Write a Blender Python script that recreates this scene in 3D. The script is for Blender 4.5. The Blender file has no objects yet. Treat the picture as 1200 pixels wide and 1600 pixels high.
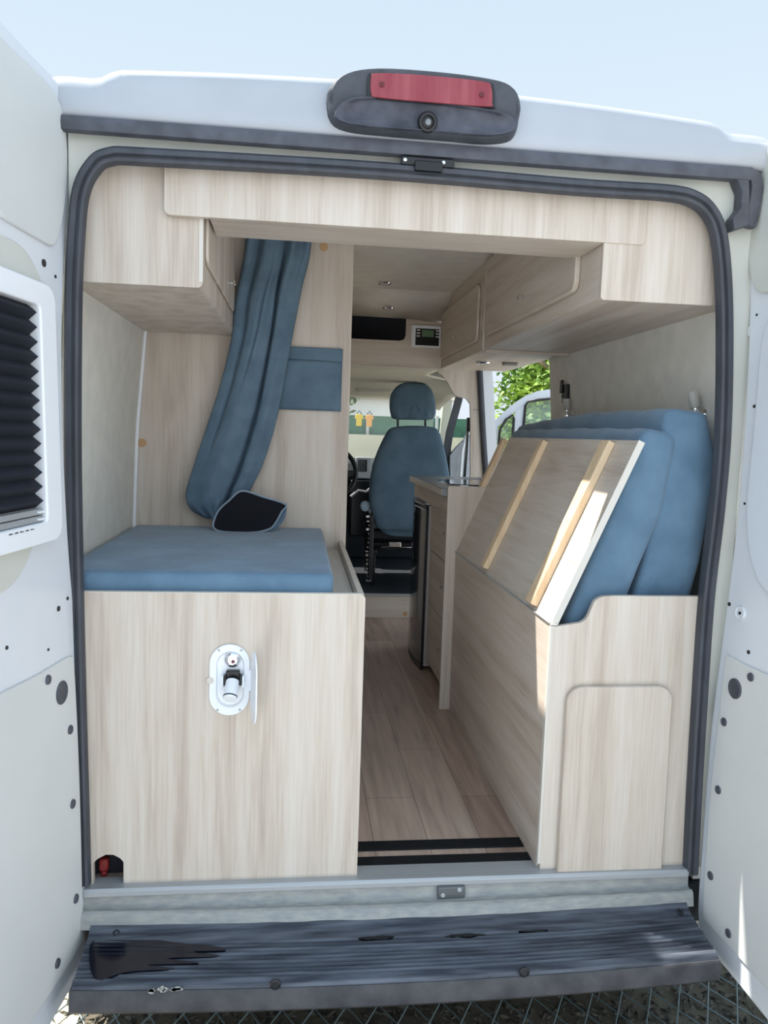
import bpy, bmesh, math, random
from mathutils import Vector as V, Matrix, noise
from math import sin, cos, pi, radians, sqrt
random.seed(4)
S = bpy.context.scene
COL = S.collection

# ------------------------------------------------------------------ camera
YAW, PITCH, ROLL, F = radians(6.5434), radians(-5.7407), radians(1.8776), 1195.9
CAM = V((-.27913, -1.79718, 1.11068))
fw = V((sin(YAW)*cos(PITCH), cos(YAW)*cos(PITCH), sin(PITCH)))
r0 = V((cos(YAW), -sin(YAW), 0)); u0 = r0.cross(fw)
RT = r0*cos(ROLL) + u0*sin(ROLL); UP = -r0*sin(ROLL) + u0*cos(ROLL)
cd = bpy.data.cameras.new('camera'); cam = bpy.data.objects.new('camera', cd); COL.objects.link(cam)
M = Matrix((RT, UP, -fw)).transposed().to_4x4(); M.translation = CAM; cam.matrix_world = M
cd.sensor_fit = 'HORIZONTAL'; cd.sensor_width = 36; cd.lens = F*36/1200; cd.clip_start = .02; cd.clip_end = 400
S.camera = cam
def ray(x, y): return RT*((x-600)/F) - UP*((y-800)/F) + fw
def at(x, y, ax, v):                     # where the sight line of a photo point meets a plane of the place
    k = 'XYZ'.index(ax); d = ray(x, y); return CAM + d*((v-CAM[k])/d[k])
def atp(x, y, p0, n):
    d = ray(x, y); return CAM + d*((p0-CAM).dot(n)/d.dot(n))

# ------------------------------------------------------------------ materials
def lin(c): return tuple(((v/255)/12.92 if v/255 <= .04045 else ((v/255+.055)/1.055)**2.4) for v in c) + (1,)
def newmat(name):
    m = bpy.data.materials.new(name); m.use_nodes = True
    return m, m.node_tree.nodes, m.node_tree.links, m.node_tree.nodes['Principled BSDF']
def plain(name, c, rough=.5, metal=0, var=.0, vs=20, bump=0, bs=200, coat=0, stretch=(1,1,1), c2=None, trans=0, alpha=1, ior=1.45, det=4):
    m, N, L, P = newmat(name)
    P.inputs['Base Color'].default_value = lin(c); P.inputs['Roughness'].default_value = rough
    P.inputs['Metallic'].default_value = metal; P.inputs['Coat Weight'].default_value = coat
    P.inputs['Transmission Weight'].default_value = trans; P.inputs['IOR'].default_value = ior
    P.inputs['Alpha'].default_value = alpha
    if var or bump or c2:
        tc = N.new('ShaderNodeTexCoord'); mp = N.new('ShaderNodeMapping'); mp.inputs['Scale'].default_value = stretch
        L.new(tc.outputs['Object'], mp.inputs[0])
    if var or c2:
        n = N.new('ShaderNodeTexNoise'); n.inputs['Scale'].default_value = vs; n.inputs['Detail'].default_value = det; L.new(mp.outputs[0], n.inputs['Vector'])
        r = N.new('ShaderNodeValToRGB'); L.new(n.outputs[0], r.inputs[0])
        a = lin(c); b = lin(c2) if c2 else tuple(min(1, v*(1+var)) for v in a[:3]) + (1,)
        if not c2: a = tuple(v*(1-var) for v in a[:3]) + (1,)
        r.color_ramp.elements[0].position = .35; r.color_ramp.elements[0].color = a
        r.color_ramp.elements[1].position = .68; r.color_ramp.elements[1].color = b
        L.new(r.outputs[0], P.inputs['Base Color'])
    if bump:
        n = N.new('ShaderNodeTexNoise'); n.inputs['Scale'].default_value = bs; n.inputs['Detail'].default_value = 3; L.new(mp.outputs[0], n.inputs['Vector'])
        b = N.new('ShaderNodeBump'); b.inputs['Strength'].default_value = bump; b.inputs['Distance'].default_value = .004
        L.new(n.outputs[0], b.inputs['Height']); L.new(b.outputs[0], P.inputs['Normal'])
    return m
def wood(name, axis, ca, cb, cc, rough=.45, across=7, seed=0):
    m, N, L, P = newmat(name); P.inputs['Roughness'].default_value = rough
    tc = N.new('ShaderNodeTexCoord')
    def nz(sc_al, sc_ac, det, dist, off=0):
        mp = N.new('ShaderNodeMapping'); s = [sc_ac]*3; s['XYZ'.index(axis)] = sc_al; mp.inputs['Scale'].default_value = s
        mp.inputs['Location'].default_value = (seed+off, seed*1.7, seed*.6)
        n = N.new('ShaderNodeTexNoise'); n.inputs['Scale'].default_value = 1; n.inputs['Detail'].default_value = det; n.inputs['Distortion'].default_value = dist
        L.new(tc.outputs['Object'], mp.inputs[0]); L.new(mp.outputs[0], n.inputs['Vector']); return n
    a = nz(.55, across, 2, .5)
    # cathedral figure: rings of a stretched noise
    k = N.new('ShaderNodeMath'); k.operation = 'MULTIPLY'; k.inputs[1].default_value = 46; L.new(a.outputs[0], k.inputs[0])
    s = N.new('ShaderNodeMath'); s.operation = 'SINE'; L.new(k.outputs[0], s.inputs[0])
    s2 = N.new('ShaderNodeMath'); s2.operation = 'MULTIPLY_ADD'; s2.inputs[1].default_value = .055; L.new(s.outputs[0], s2.inputs[0])
    b = nz(.5, across*2.2, 4, 0, 9); L.new(b.outputs[0], s2.inputs[2])
    f = nz(7, 170, 3, .2, 4)
    f2 = N.new('ShaderNodeMath'); f2.operation = 'MULTIPLY_ADD'; f2.inputs[1].default_value = .52; L.new(f.outputs[0], f2.inputs[0]); L.new(s2.outputs[0], f2.inputs[2])
    r = N.new('ShaderNodeValToRGB'); L.new(f2.outputs[0], r.inputs[0])
    e = r.color_ramp.elements; e[0].position = .52; e[0].color = lin(cc); e[1].position = 1.0; e[1].color = lin(ca)
    q = e.new(.74); q.color = lin(cb)
    L.new(r.outputs[0], P.inputs['Base Color'])
    bp = N.new('ShaderNodeBump'); bp.inputs['Strength'].default_value = .08; bp.inputs['Distance'].default_value = .001
    L.new(f.outputs[0], bp.inputs['Height']); L.new(bp.outputs[0], P.inputs['Normal'])
    return m
LA, LB, LC = (205, 195, 184), (195, 182, 168), (177, 162, 148)
WZ = wood('laminate_vertical', 'Z', LA, LB, LC)
WY = wood('laminate_lengthwise', 'Y', LA, LB, LC, seed=3)
WX = wood('laminate_crosswise', 'X', LA, LB, LC, seed=5)
PINE = wood('pine', 'Z', (226, 201, 168), (220, 192, 156), (208, 178, 140), .6, 20)
EDGE = plain('laminate_edging', (205, 198, 188), .45)
ROOFP = plain('shaded_white_roof_paint', (170, 173, 179), .35, var=.04, vs=5)  # white body paint, darkened for the shade on the rear header
WHITE = plain('white_paint', (214, 217, 222), .32, coat=.3, var=.02, vs=4)
WHITE2 = plain('white_panel', (206, 207, 205), .5, var=.02, vs=6)
WHITE3 = plain('white_plastic', (232, 234, 238), .35)
CREAM = plain('cream_paint', (200, 200, 192), .4, var=.03, vs=9)
SCUFF = plain('scuffed_sill_paint', (142, 144, 144), .55, c2=(162, 162, 156), vs=30, stretch=(1, 3, 3), det=9, bump=.3, bs=60)
RUB = plain('black_rubber', (64, 67, 74), .6, var=.18, vs=30, stretch=(1, 1, .3), bump=.15, bs=90)
RUBG = plain('weathered_gasket', (74, 76, 84), .55, var=.2, vs=25, bump=.2, bs=80)
BLK = plain('black_plastic', (30, 31, 34), .4)
BLK2 = plain('satin_black', (14, 16, 20), .25)
BUMP = plain('scuffed_black_plastic', (38, 43, 54), .38, c2=(92, 98, 108), vs=9, stretch=(.6, 7, 7), bump=.25, bs=120)
BUMP2 = plain('worn_bumper_face', (50, 50, 54), .6, c2=(74, 73, 76), vs=16, bump=.25, bs=140)
HOUS = plain('faded_black_housing', (68, 71, 78), .55, var=.18, vs=22, bump=.15, bs=120)
ALU = plain('brushed_aluminium', (172, 174, 176), .45, .35, var=.05, vs=30, stretch=(.1, 5, 5))
CHR = plain('chrome', (225, 225, 228), .12, 1)
BLUE = plain('blue_suede', (82, 109, 131), .95, c2=(99, 127, 149), vs=9, bump=.35, bs=260, det=6)
BLUE.node_tree.nodes['Principled BSDF'].inputs['Sheen Weight'].default_value = .25
BLUE2 = plain('blue_curtain_cloth', (86, 107, 124), .95, c2=(100, 122, 138), vs=14, bump=.35, bs=320, det=6)
BLUE3 = plain('blue_seat_cover', (80, 104, 124), .95, c2=(97, 121, 140), vs=7, bump=.3, bs=240, det=6)
PIPE = plain('grey_piping', (138, 152, 166), .8)
NAVY = plain('black_lining', (9, 10, 20), .9)
WALL = plain('felt_wall_lining', (216, 213, 204), .95, var=.05, vs=16, bump=.25, bs=180)
CEIL = plain('felt_ceiling_lining', (218, 213, 203), .95, var=.05, vs=12, bump=.25, bs=160)
HEADL = plain('cab_headliner', (186, 183, 168), .9, var=.03, vs=10)
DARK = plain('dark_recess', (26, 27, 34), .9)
CARP = plain('cab_dark_trim', (28, 32, 38), .7, var=.2, vs=20)
GREYTOP = plain('grey_worktop', (122, 124, 128), .3, var=.05, vs=60)
RED = plain('red_lens', (130, 42, 54), .3, c2=(147, 68, 76), vs=5, stretch=(9, 1, 1))
REDP = plain('red_plastic', (170, 30, 26), .4)
COPP = plain('tan_screw_cap', (190, 152, 112), .5)
STEELG = plain('galvanised_wire', (120, 134, 136), .45, .6)
LCD = plain('green_screen', (98, 126, 96), .3)
FROST = plain('frosted_lamp_glass', (214, 210, 204), .3, trans=.35)
GLASS = plain('clear_glass', (245, 250, 250), .02, alpha=.12)
GLASS.node_tree.nodes['Principled BSDF'].inputs['Specular IOR Level'].default_value = .6

def floor_mat():
    m, N, L, P = newmat('vinyl_plank_floor'); P.inputs['Roughness'].default_value = .42
    tc = N.new('ShaderNodeTexCoord'); mp = N.new('ShaderNodeMapping'); mp.inputs['Rotation'].default_value = (0, 0, pi/2); mp.inputs['Location'].default_value = (.13, .05, 0)
    L.new(tc.outputs['Object'], mp.inputs[0])
    b = N.new('ShaderNodeTexBrick'); L.new(mp.outputs[0], b.inputs['Vector'])
    b.inputs['Scale'].default_value = 1; b.inputs['Brick Width'].default_value = .72; b.inputs['Row Height'].default_value = .15
    b.inputs['Mortar Size'].default_value = .0012; b.inputs['Mortar Smooth'].default_value = .3; b.inputs['Bias'].default_value = 0
    b.inputs['Color1'].default_value = lin((190, 169, 154)); b.inputs['Color2'].default_value = lin((160, 135, 120)); b.inputs['Mortar'].default_value = lin((122, 102, 92))
    mp2 = N.new('ShaderNodeMapping'); mp2.inputs['Scale'].default_value = (34, 2.6, 1); L.new(tc.outputs['Object'], mp2.inputs[0])
    n = N.new('ShaderNodeTexNoise'); n.inputs['Scale'].default_value = 1; n.inputs['Detail'].default_value = 6; n.inputs['Distortion'].default_value = .5; L.new(mp2.outputs[0], n.inputs['Vector'])
    r = N.new('ShaderNodeValToRGB'); r.color_ramp.elements[0].position = .3; r.color_ramp.elements[0].color = (.72, .69, .67, 1); r.color_ramp.elements[1].position = .7; r.color_ramp.elements[1].color = (1.12, 1.1, 1.08, 1)
    L.new(n.outputs[0], r.inputs[0])
    x = N.new('ShaderNodeMix'); x.data_type = 'RGBA'; x.blend_type = 'MULTIPLY'; x.inputs[0].default_value = 1
    L.new(b.outputs['Color'], x.inputs[6]); L.new(r.outputs[0], x.inputs[7]); L.new(x.outputs[2], P.inputs['Base Color'])
    return m
FLOOR = floor_mat()

# ------------------------------------------------------------------ mesh helpers
class MB:
    def __init__(s): s.v = []; s.f = []
    def add(s, vs, fs):
        o = len(s.v); s.v += [V(p) for p in vs]; s.f += [[i+o for i in f] for f in fs]; return s
    def box(s, x0, x1, y0, y1, z0, z1):
        p = [(x, y, z) for x in (x0, x1) for y in (y0, y1) for z in (z0, z1)]
        return s.add(p, [(0,1,3,2), (4,6,7,5), (0,4,5,1), (2,3,7,6), (0,2,6,4), (1,5,7,3)])
    def prism(s, ax, poly, a, b):
        mk = {'X': lambda p, t: (t, p[0], p[1]), 'Y': lambda p, t: (p[0], t, p[1]), 'Z': lambda p, t: (p[0], p[1], t)}[ax]
        n = len(poly); vs = [mk(p, a) for p in poly] + [mk(p, b) for p in poly]
        return s.add(vs, [tuple(range(n)), tuple(range(2*n-1, n-1, -1))] + [(i, (i+1) % n, n+(i+1) % n, n+i) for i in range(n)])
    def slab(s, pts, d):                  # any flat outline (3D points) given thickness vector d
        n = len(pts); vs = [V(p) for p in pts] + [V(p)+d for p in pts]
        return s.add(vs, [tuple(range(n)), tuple(range(2*n-1, n-1, -1))] + [(i, (i+1) % n, n+(i+1) % n, n+i) for i in range(n)])
    def ring(s, out, inn, d):             # frame between two outlines of equal count
        n = len(out); O = [V(p) for p in out]; I = [V(p) for p in inn]
        vs = O + I + [p+d for p in O] + [p+d for p in I]; f = []
        for i in range(n):
            j = (i+1) % n
            f += [(i, j, n+j, n+i), (2*n+j, 2*n+i, 3*n+i, 3*n+j), (i, 2*n+i, 2*n+j, j), (n+i, n+j, 3*n+j, 3*n+i)]
        return s.add(vs, f)
    def sweep(s, path, sec, closed=False, up=None):   # section (a: sideways, b: along up) swept along a path
        P = [V(p) for p in path]; n = len(P); m = len(sec); vs = []; prev = None
        for i in range(n):
            a = P[(i-1) % n] if (closed or i) else P[0]; b = P[(i+1) % n] if (closed or i < n-1) else P[-1]
            t = (b-a).normalized()
            if up is not None: w = V(up)
            else:
                w = prev if prev is not None else (V((0, 0, 1)) if abs(t.z) < .9 else V((0, 1, 0)))
            sd = t.cross(w).normalized(); w2 = sd.cross(t).normalized(); prev = w2
            vs += [P[i] + sd*q[0] + w2*q[1] for q in sec]
        fs = []
        for i in range(n if closed else n-1):
            j = (i+1) % n
            for k in range(m): l = (k+1) % m; fs.append((i*m+k, i*m+l, j*m+l, j*m+k))
        if not closed: fs += [tuple(range(m)), tuple(range((n-1)*m, n*m))]
        return s.add(vs, fs)
    def tube(s, path, r, n=10, closed=False): return s.sweep(path, circ(r, n), closed)
    def cyl(s, a, b, r, n=20, r2=None):
        a = V(a); b = V(b); t = (b-a).normalized(); w = V((0, 0, 1)) if abs(t.z) < .9 else V((1, 0, 0)); sd = t.cross(w).normalized(); w = sd.cross(t)
        r2 = r if r2 is None else r2
        vs = [p + sd*cos(2*pi*k/n)*q + w*sin(2*pi*k/n)*q for p, q in ((a, r), (b, r2)) for k in range(n)]
        return s.add(vs, [tuple(range(n)), tuple(range(n, 2*n))] + [(k, (k+1) % n, n+(k+1) % n, n+k) for k in range(n)])
    def lathe(s, o, axis, prof, n=24):    # prof: (radius, distance along axis)
        o = V(o); t = V(axis).normalized(); w = V((0, 0, 1)) if abs(t.z) < .9 else V((1, 0, 0)); sd = t.cross(w).normalized(); w = sd.cross(t)
        vs = [o + t*h + (sd*cos(2*pi*k/n) + w*sin(2*pi*k/n))*max(r, 1e-5) for r, h in prof for k in range(n)]
        fs = [(i*n+k, i*n+(k+1) % n, (i+1)*n+(k+1) % n, (i+1)*n+k) for i in range(len(prof)-1) for k in range(n)]
        return s.add(vs, fs + [tuple(range(n)), tuple(range((len(prof)-1)*n, len(prof)*n))])
    def pillow(s, pts, c, dn, df, rings=9, power=2.2):  # outline inflated along +-dn/df about its middle c
        n = len(pts); c = V(c); P = [V(p) for p in pts]; vs = []; fs = []
        def lay(sc, d): 
            i = len(vs)//n; vs.extend([c + (p-c)*sc + d for p in P]); return i
        seq = []
        for k in range(rings+1):
            a = pi/2*k/rings; seq.append((sin(a)**(.55), V(dn)*max(cos(a), 0)**(1/power*1.1)))
        for k in range(rings-1, -1, -1):
            a = pi/2*k/rings; seq.append((sin(a)**(.55), V(df)*max(cos(a), 0)**(1/power*1.1)))
        for sc, d in seq: lay(max(sc, .001), d)
        for i in range(len(seq)-1):
            for k in range(n): l = (k+1) % n; fs.append((i*n+k, i*n+l, (i+1)*n+l, (i+1)*n+k))
        return s.add(vs, fs)
    def grid(s, fn, nu, nv):
        vs = [fn(i/nu, j/nv) for j in range(nv+1) for i in range(nu+1)]
        return s.add(vs, [(j*(nu+1)+i, j*(nu+1)+i+1, (j+1)*(nu+1)+i+1, (j+1)*(nu+1)+i) for j in range(nv) for i in range(nu)])
    def xf(s, fn): s.v = [V(fn(p)) for p in s.v]; return s
def circ(r, n=10, sx=1, sy=1): return [(r*sx*cos(2*pi*k/n), r*sy*sin(2*pi*k/n)) for k in range(n)]
def rr(x0, x1, z0, z1, r, n=6):           # rounded rectangle, r = one radius or (x0z0, x1z0, x1z1, x0z1)
    if not isinstance(r, (tuple, list)): r = (r,)*4
    out = []
    for (cx, cz, sx, sz, a0), q in zip(((x0, z0, 1, 1, pi), (x1, z0, -1, 1, 1.5*pi), (x1, z1, -1, -1, 0), (x0, z1, 1, -1, .5*pi)), r):
        if q < 1e-6: out.append((cx, cz)); continue
        for k in range(n+1):
            a = a0 + pi/2*k/n; out.append((cx+sx*q + q*cos(a), cz+sz*q + q*sin(a)))
    return out
def smooth(pts, k=5, closed=False):       # Catmull-Rom
    n = len(pts); out = []; d = len(pts[0])
    for i in range(n if closed else n-1):
        g = lambda j: pts[j % n] if closed else pts[max(0, min(n-1, j))]
        p0, p1, p2, p3 = g(i-1), g(i), g(i+1), g(i+2)
        for q in range(k):
            t = q/k
            out.append(tuple(.5*((2*p1[c]) + (-p0[c]+p2[c])*t + (2*p0[c]-5*p1[c]+4*p2[c]-p3[c])*t*t + (-p0[c]+3*p1[c]-3*p2[c]+p3[c])*t**3) for c in range(d)))
    if not closed: out.append(tuple(pts[-1]))
    return out
def build(name, mb, mat, parent=None, bevel=0, seg=2, sm=True, label=None, solid=0, sub=0, ang=38):
    o0 = parent['_o'] if parent is not None and '_o' in parent.keys() else None
    if parent is not None: base = V(ORI[parent])
    else:
        xs = [p.x for p in mb.v]; ys = [p.y for p in mb.v]; zs = [p.z for p in mb.v]
        base = V(((min(xs)+max(xs))/2, (min(ys)+max(ys))/2, min(zs)))
    me = bpy.data.meshes.new(name); me.from_pydata([p-base for p in mb.v], [], mb.f)
    bm = bmesh.new(); bm.from_mesh(me); bmesh.ops.remove_doubles(bm, verts=bm.verts, dist=1e-5)
    bmesh.ops.recalc_face_normals(bm, faces=bm.faces)
    if sm:
        for f in bm.faces: f.smooth = True
        for e in bm.edges:
            if len(e.link_faces) == 2 and e.calc_face_angle(0) > radians(ang): e.smooth = False
    bm.to_mesh(me); bm.free(); me.materials.append(mat)
    ob = bpy.data.objects.new(name, me); COL.objects.link(ob)
    ORI[ob] = tuple(base)
    if parent is not None: ob.parent = parent
    else: ob.location = base
    if solid:
        m = ob.modifiers.new('solid', 'SOLIDIFY'); m.thickness = solid; m.offset = 0
    if bevel:
        m = ob.modifiers.new('bevel', 'BEVEL'); m.width = bevel; m.segments = seg; m.limit_method = 'ANGLE'; m.angle_limit = radians(35); m.harden_normals = False
    if sub:
        m = ob.modifiers.new('sub', 'SUBSURF'); m.levels = sub; m.render_levels = sub
    if label: ob['label'] = label
    return ob
ORI = {}
def thing(name, label, cat, loc, group=None):
    o = bpy.data.objects.new(name, None); COL.objects.link(o); o.location = loc; ORI[o] = tuple(loc); o.empty_display_size = .05
    return tag(o, label, cat, group)
def tag(o, label, cat, group=None):
    o['label'] = label; o['category'] = cat
    if group: o['group'] = group
    return o
def struct(name, mb, mat, **k):
    o = build(name, mb, mat, **k); o['kind'] = 'structure'; return o

# ================================================================== THE VAN SHELL (the room)
struct('floor', MB().box(-.765, .765, .012, 2.77, -.03, 0), FLOOR)
# wall profiles: X as a function of height
def wx(z): 
    t = [(-.05, .80), (.3, .835), (.7, .85), (1.1, .838), (1.44, .81), (1.62, .775), (1.76, .70), (1.86, .60)]
    for a, b in zip(t, t[1:]):
        if z <= b[0]: return a[1] + (b[1]-a[1])*(z-a[0])/(b[0]-a[0])
    return t[-1][1]
ZW = [-.05+.0475*k for k in range(40)]
def wallmb(sg, y0, y1):
    m = MB(); poly = [(sg*wx(z), z) for z in ZW] + [(sg*(wx(z)+.03), z) for z in reversed(ZW)]
    return m.prism('Y', poly, y0, y1)
struct('wall_left', wallmb(-1, .045, 2.75), WALL, ang=60)
struct('wall_right', wallmb(1, .045, 1.51), WALL, ang=60)
struct('trim_1', MB().tube([(-wx(z)+.004, .945, z) for z in [.72+.06*k for k in range(13)]], .006, 8), WHITE3)
HX0, HX1, HY0, HY1 = -.34, .12, .235, .48       # roof vent opening behind the rear overhead shelf
struct('ceiling', MB().box(-.72, .72, .06, HY0, 1.812, 1.83).box(-.72, .72, HY1, 2.22, 1.812, 1.83).box(-.72, HX0, HY0, HY1, 1.812, 1.83).box(HX1, .72, HY0, HY1, 1.812, 1.83), CEIL)
struct('window_2', MB().ring([(HX0-.02, HY0-.02, 1.808), (HX1+.02, HY0-.02, 1.808), (HX1+.02, HY1+.02, 1.808), (HX0-.02, HY1+.02, 1.808)], [(HX0, HY0, 1.808), (HX1, HY0, 1.808), (HX1, HY1, 1.808), (HX0, HY1, 1.808)], V((0, 0, .135))), WHITE3)
# outer body: side skins, roof, underfloor
for nm, sg in (('wall_outer_left', -1), ('wall_outer_right', 1)):
    rng = [(.05, 4.1)] if sg < 0 else [(.05, 1.5)]
    m = MB()
    for a, b in rng:
        pr = smooth([(sg*.90, -.30), (sg*.955, -.1), (sg*.985, .4), (sg*.98, .9), (sg*.94, 1.4), (sg*.88, 1.7), (sg*.80, 1.84)], 4)
        m.prism('Y', pr + [(x-sg*.02, z) for x, z in reversed(pr)], a, b)
    if sg > 0: m.box(.90, .96, 1.5, 2.62, -.30, -.06); 
    struct(nm, m, WHITE, ang=60)
struct('floor_underside', MB().box(-.9, .9, .03, 4.4, -.16, -.055), CARP)
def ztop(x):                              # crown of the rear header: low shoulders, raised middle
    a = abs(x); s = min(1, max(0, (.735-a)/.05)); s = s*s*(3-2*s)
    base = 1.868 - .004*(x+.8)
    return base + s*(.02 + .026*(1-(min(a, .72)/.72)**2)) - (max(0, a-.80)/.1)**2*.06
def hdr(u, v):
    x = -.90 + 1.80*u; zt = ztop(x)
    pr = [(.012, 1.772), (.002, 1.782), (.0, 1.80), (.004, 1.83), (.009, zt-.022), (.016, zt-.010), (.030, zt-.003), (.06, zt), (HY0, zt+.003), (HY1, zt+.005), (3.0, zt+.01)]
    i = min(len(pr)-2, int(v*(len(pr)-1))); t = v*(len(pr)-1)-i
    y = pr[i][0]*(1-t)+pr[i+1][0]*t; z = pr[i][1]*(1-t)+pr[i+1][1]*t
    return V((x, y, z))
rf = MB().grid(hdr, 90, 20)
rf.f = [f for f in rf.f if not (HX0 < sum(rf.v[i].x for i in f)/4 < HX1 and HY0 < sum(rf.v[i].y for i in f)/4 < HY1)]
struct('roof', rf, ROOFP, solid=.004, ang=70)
# painted channel round the rear opening, seal, gasket
inner = [(135, 1385), (131, 1240), (127, 1100), (123, 925), (119, 700), (120, 480), (125, 360), (132, 300), (148, 266), (172, 250), (240, 251), (600, 272), (900, 297), (1040, 306), (1085, 316), (1108, 336), (1121, 370), (1128, 440), (1130, 540), (1127, 680), (1117, 800), (1101, 940), (1089, 1120), (1081, 1260), (1076, 1366)]
IN = [at(x, y, 'Y', 0) for x, y in inner]; IN = [V((p.x, 0, p.z)) for p in IN]
INS = [V(p) for p in smooth([tuple(p) for p in IN], 6)]
def offs(path, d):
    out = []
    for i, p in enumerate(path):
        t = (path[min(i+1, len(path)-1)] - path[max(i-1, 0)]).normalized(); out.append(p + V((-t.z, 0, t.x))*d)
    return out
seal = MB().sweep([p+V((0, .012, 0)) for p in offs(INS, .014)], [(-.014, 0), (-.013, .012), (-.006, .02), (.004, .02), (.007, .012), (.011, .012), (.013, .018), (.019, .016), (.022, 0), (.020, -.012), (-.012, -.012)], up=(0, -1, 0))
struct('trim_2', seal, RUB)
out1 = offs(INS, .030); out2 = []
for p in out1:
    lim = -.795 if p.x < 0 else .832
    out2.append(V((lim if (abs(p.x) > .6 and p.z < 1.74) else p.x*1.03, .03, p.z if p.z < 1.66 else 1.775)))
m = MB(); n = len(out1)
rows = [[V((p.x, .012, p.z)) for p in out1], [V((p.x, .032, p.z)) + (q-p).normalized()*.006 for p, q in zip(out1, out2)], [p*.4+q*.6 for p, q in zip(out1, out2)], out2]
for r_ in rows[2:3]:
    for p in r_: p.y = .034
rows.append([V((p.x, .06, p.z)) for p in out2])
vs = [p for r_ in rows for p in r_]; m.add(vs, [(j*n+i, j*n+i+1, (j+1)*n+i+1, (j+1)*n+i) for j in range(len(rows)-1) for i in range(n-1)])
struct('trim_3', m, CREAM, solid=.003, ang=60)
g = [V((-.80+1.58*k/40, .006, 1.7585+.0*k)) for k in range(41)] + [V((.795, .006, 1.752)), V((.80, .006, 1.73)), V((.797, .008, 1.68)), V((.79, .01, 1.64))]
struct('trim_4', MB().sweep(g, [(-.017, 0), (-.015, .012), (.0, .016), (.014, .013), (.017, 0), (.014, -.012), (-.014, -.012)], up=(0, -1, 0)), RUBG)
struct('trim_5', MB().prism('Y', [(at(x, y, 'Y', .0).x, at(x, y, 'Y', .0).z) for x, y in ((1143, 262), (1168, 262), (1170, 300), (1170, 352), (1146, 360), (1143, 342), (1156, 325), (1158, 300))], -.006, .03), RUBG, bevel=.003)
# threshold, sill, bumper
m = MB().prism('X', [(-.006, -.012), (-.006, 0), (0, .006), (.05, .006), (.05, .0), (.0, -.012)], -.768, at(1076, 1370, 'Y', -.006).x)
struct('trim_6', m, ALU, bevel=.001)
y7 = at(690, 1349, 'Z', .003).y
struct('trim_7', MB().box(-.108, .359, .006, y7, .0005, .0035).box(-.108, .359, .03, .034, .0035, .0055), ALU)
def sillf(u, v):
    x = -.768 + 1.53*u
    pr = [(0, -.012), (-.003, -.028), (-.010, -.041), (-.024, -.043), (-.035, -.037), (-.046, -.041), (-.054, -.055), (-.062, -.075)]
    k = v*(len(pr)-1); i = min(len(pr)-2, int(k)); t = k-i
    y = pr[i][0]*(1-t)+pr[i+1][0]*t; z = pr[i][1]*(1-t)+pr[i+1][1]*t
    w = sin(v*pi); y += w*.003*noise.noise(V((x*9, v*2, 0))); z += w*.002*noise.noise(V((x*14, v*3, 4)))
    d = 0
    for c, ww, dd in ((-.18, .05, .014), (-.32, .03, .008), (.02, .05, .010), (.22, .03, .007), (.42, .05, .006)):
        d += dd*math.exp(-((x-c)/ww)**4)
    return V((x, y + d*w*.6 + .03*v*(x/.8)**2, z - d*w*.3))
struct('trim_8', MB().grid(sillf, 160, 21), SCUFF, ang=80)
bu = thing('rear_bumper', 'black plastic rear bumper step, scuffed and wet, under the door opening', 'bumper', (0, -.15, -.16))
prof = [(-.05, -.062), (-.058, -.062), (-.066, -.070), (-.085, -.078)]
for k in range(9):
    y = -.098 - k*.0115; prof += [(y, -.079-k*.0016), (y-.004, -.0845-k*.0016), (y-.0085, -.0845-k*.0016), (y-.0115, -.0790-k*.0016)]
prof += [(-.205, -.093), (-.214, -.099), (-.219, -.108), (-.222, -.150), (-.205, -.162), (-.05, -.17)]
def bow(p): 
    return (p.x, p.y+.03*(p.x/.80)**2, p.z)
m = MB(); XS = [-.742 + 1.484*k/40 for k in range(41)]
for a, b in zip(XS, XS[1:]): pass
nn = len(prof); m.add([V(bow(V((x, p[0], p[1])))) for x in XS for p in prof], [(i*nn+k, i*nn+(k+1) % nn, (i+1)*nn+(k+1) % nn, (i+1)*nn+k) for i in range(40) for k in range(nn)] + [tuple(range(nn)), tuple(range(40*nn, 41*nn))])
build('step_tread', m, BUMP, bu, ang=25)
face = MB(); pf = [(-.2205, -.106), (-.224, -.112), (-.226, -.152), (-.21, -.168), (-.19, -.168), (-.19, -.11)]
nn = len(pf); face.add([V(bow(V((x*1.005, p[0], p[1])))) for x in XS for p in pf], [(i*nn+k, i*nn+(k+1) % nn, (i+1)*nn+(k+1) % nn, (i+1)*nn+k) for i in range(40) for k in range(nn)] + [tuple(range(nn)), tuple(range(40*nn, 41*nn))])
build('bumper_face', face, BUMP2, bu, label='dull dark grey lower lip of the bumper')
for px, py in ((430, 1541), (820, 1521)):
    p = at(px, py, 'Y', -.222); build('face_screw', MB().lathe((p.x, -.2225+.03*(p.x/.8)**2+.004, p.z), (0, -1, 0), [(.012, 0), (.012, .004), (.009, .006), (.008, .004), (.0, .004)]), BLK, bu)
for px, py in ((182, 1456), (440, 1444), (745, 1436), (675, 1436), (900, 1428), (1062, 1423)):
    p = at(px, py, 'Z', -.072); build('tread_screw', MB().lathe((p.x, p.y, p.z-.006), (0, -.45, 1), [(.008, 0), (.008, .006), (.005, .007), (.004, .005), (0, .005)], 16), BLK, bu)
for px, py, w, s in ((590, 1466, .040, 1), (725, 1462, .045, .8), (835, 1455, .034, .55), (785, 1440, .026, .5), (840, 1434, .02, .4)):   # openings torn in the tread
    p = at(px, py, 'Z', -.080)
    pts = [(p.x + w*cos(a)*(1+.2*sin(3*a+px)), p.y + .007*s*sin(a)*(1+.25*cos(5*a)), p.z+.0015) for a in [2*pi*k/20 for k in range(20)]]
    build('worn_slot', MB().slab(pts, V((0, 0, -.004))), BLK2, bu, label='glossy black worn patch')
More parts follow.
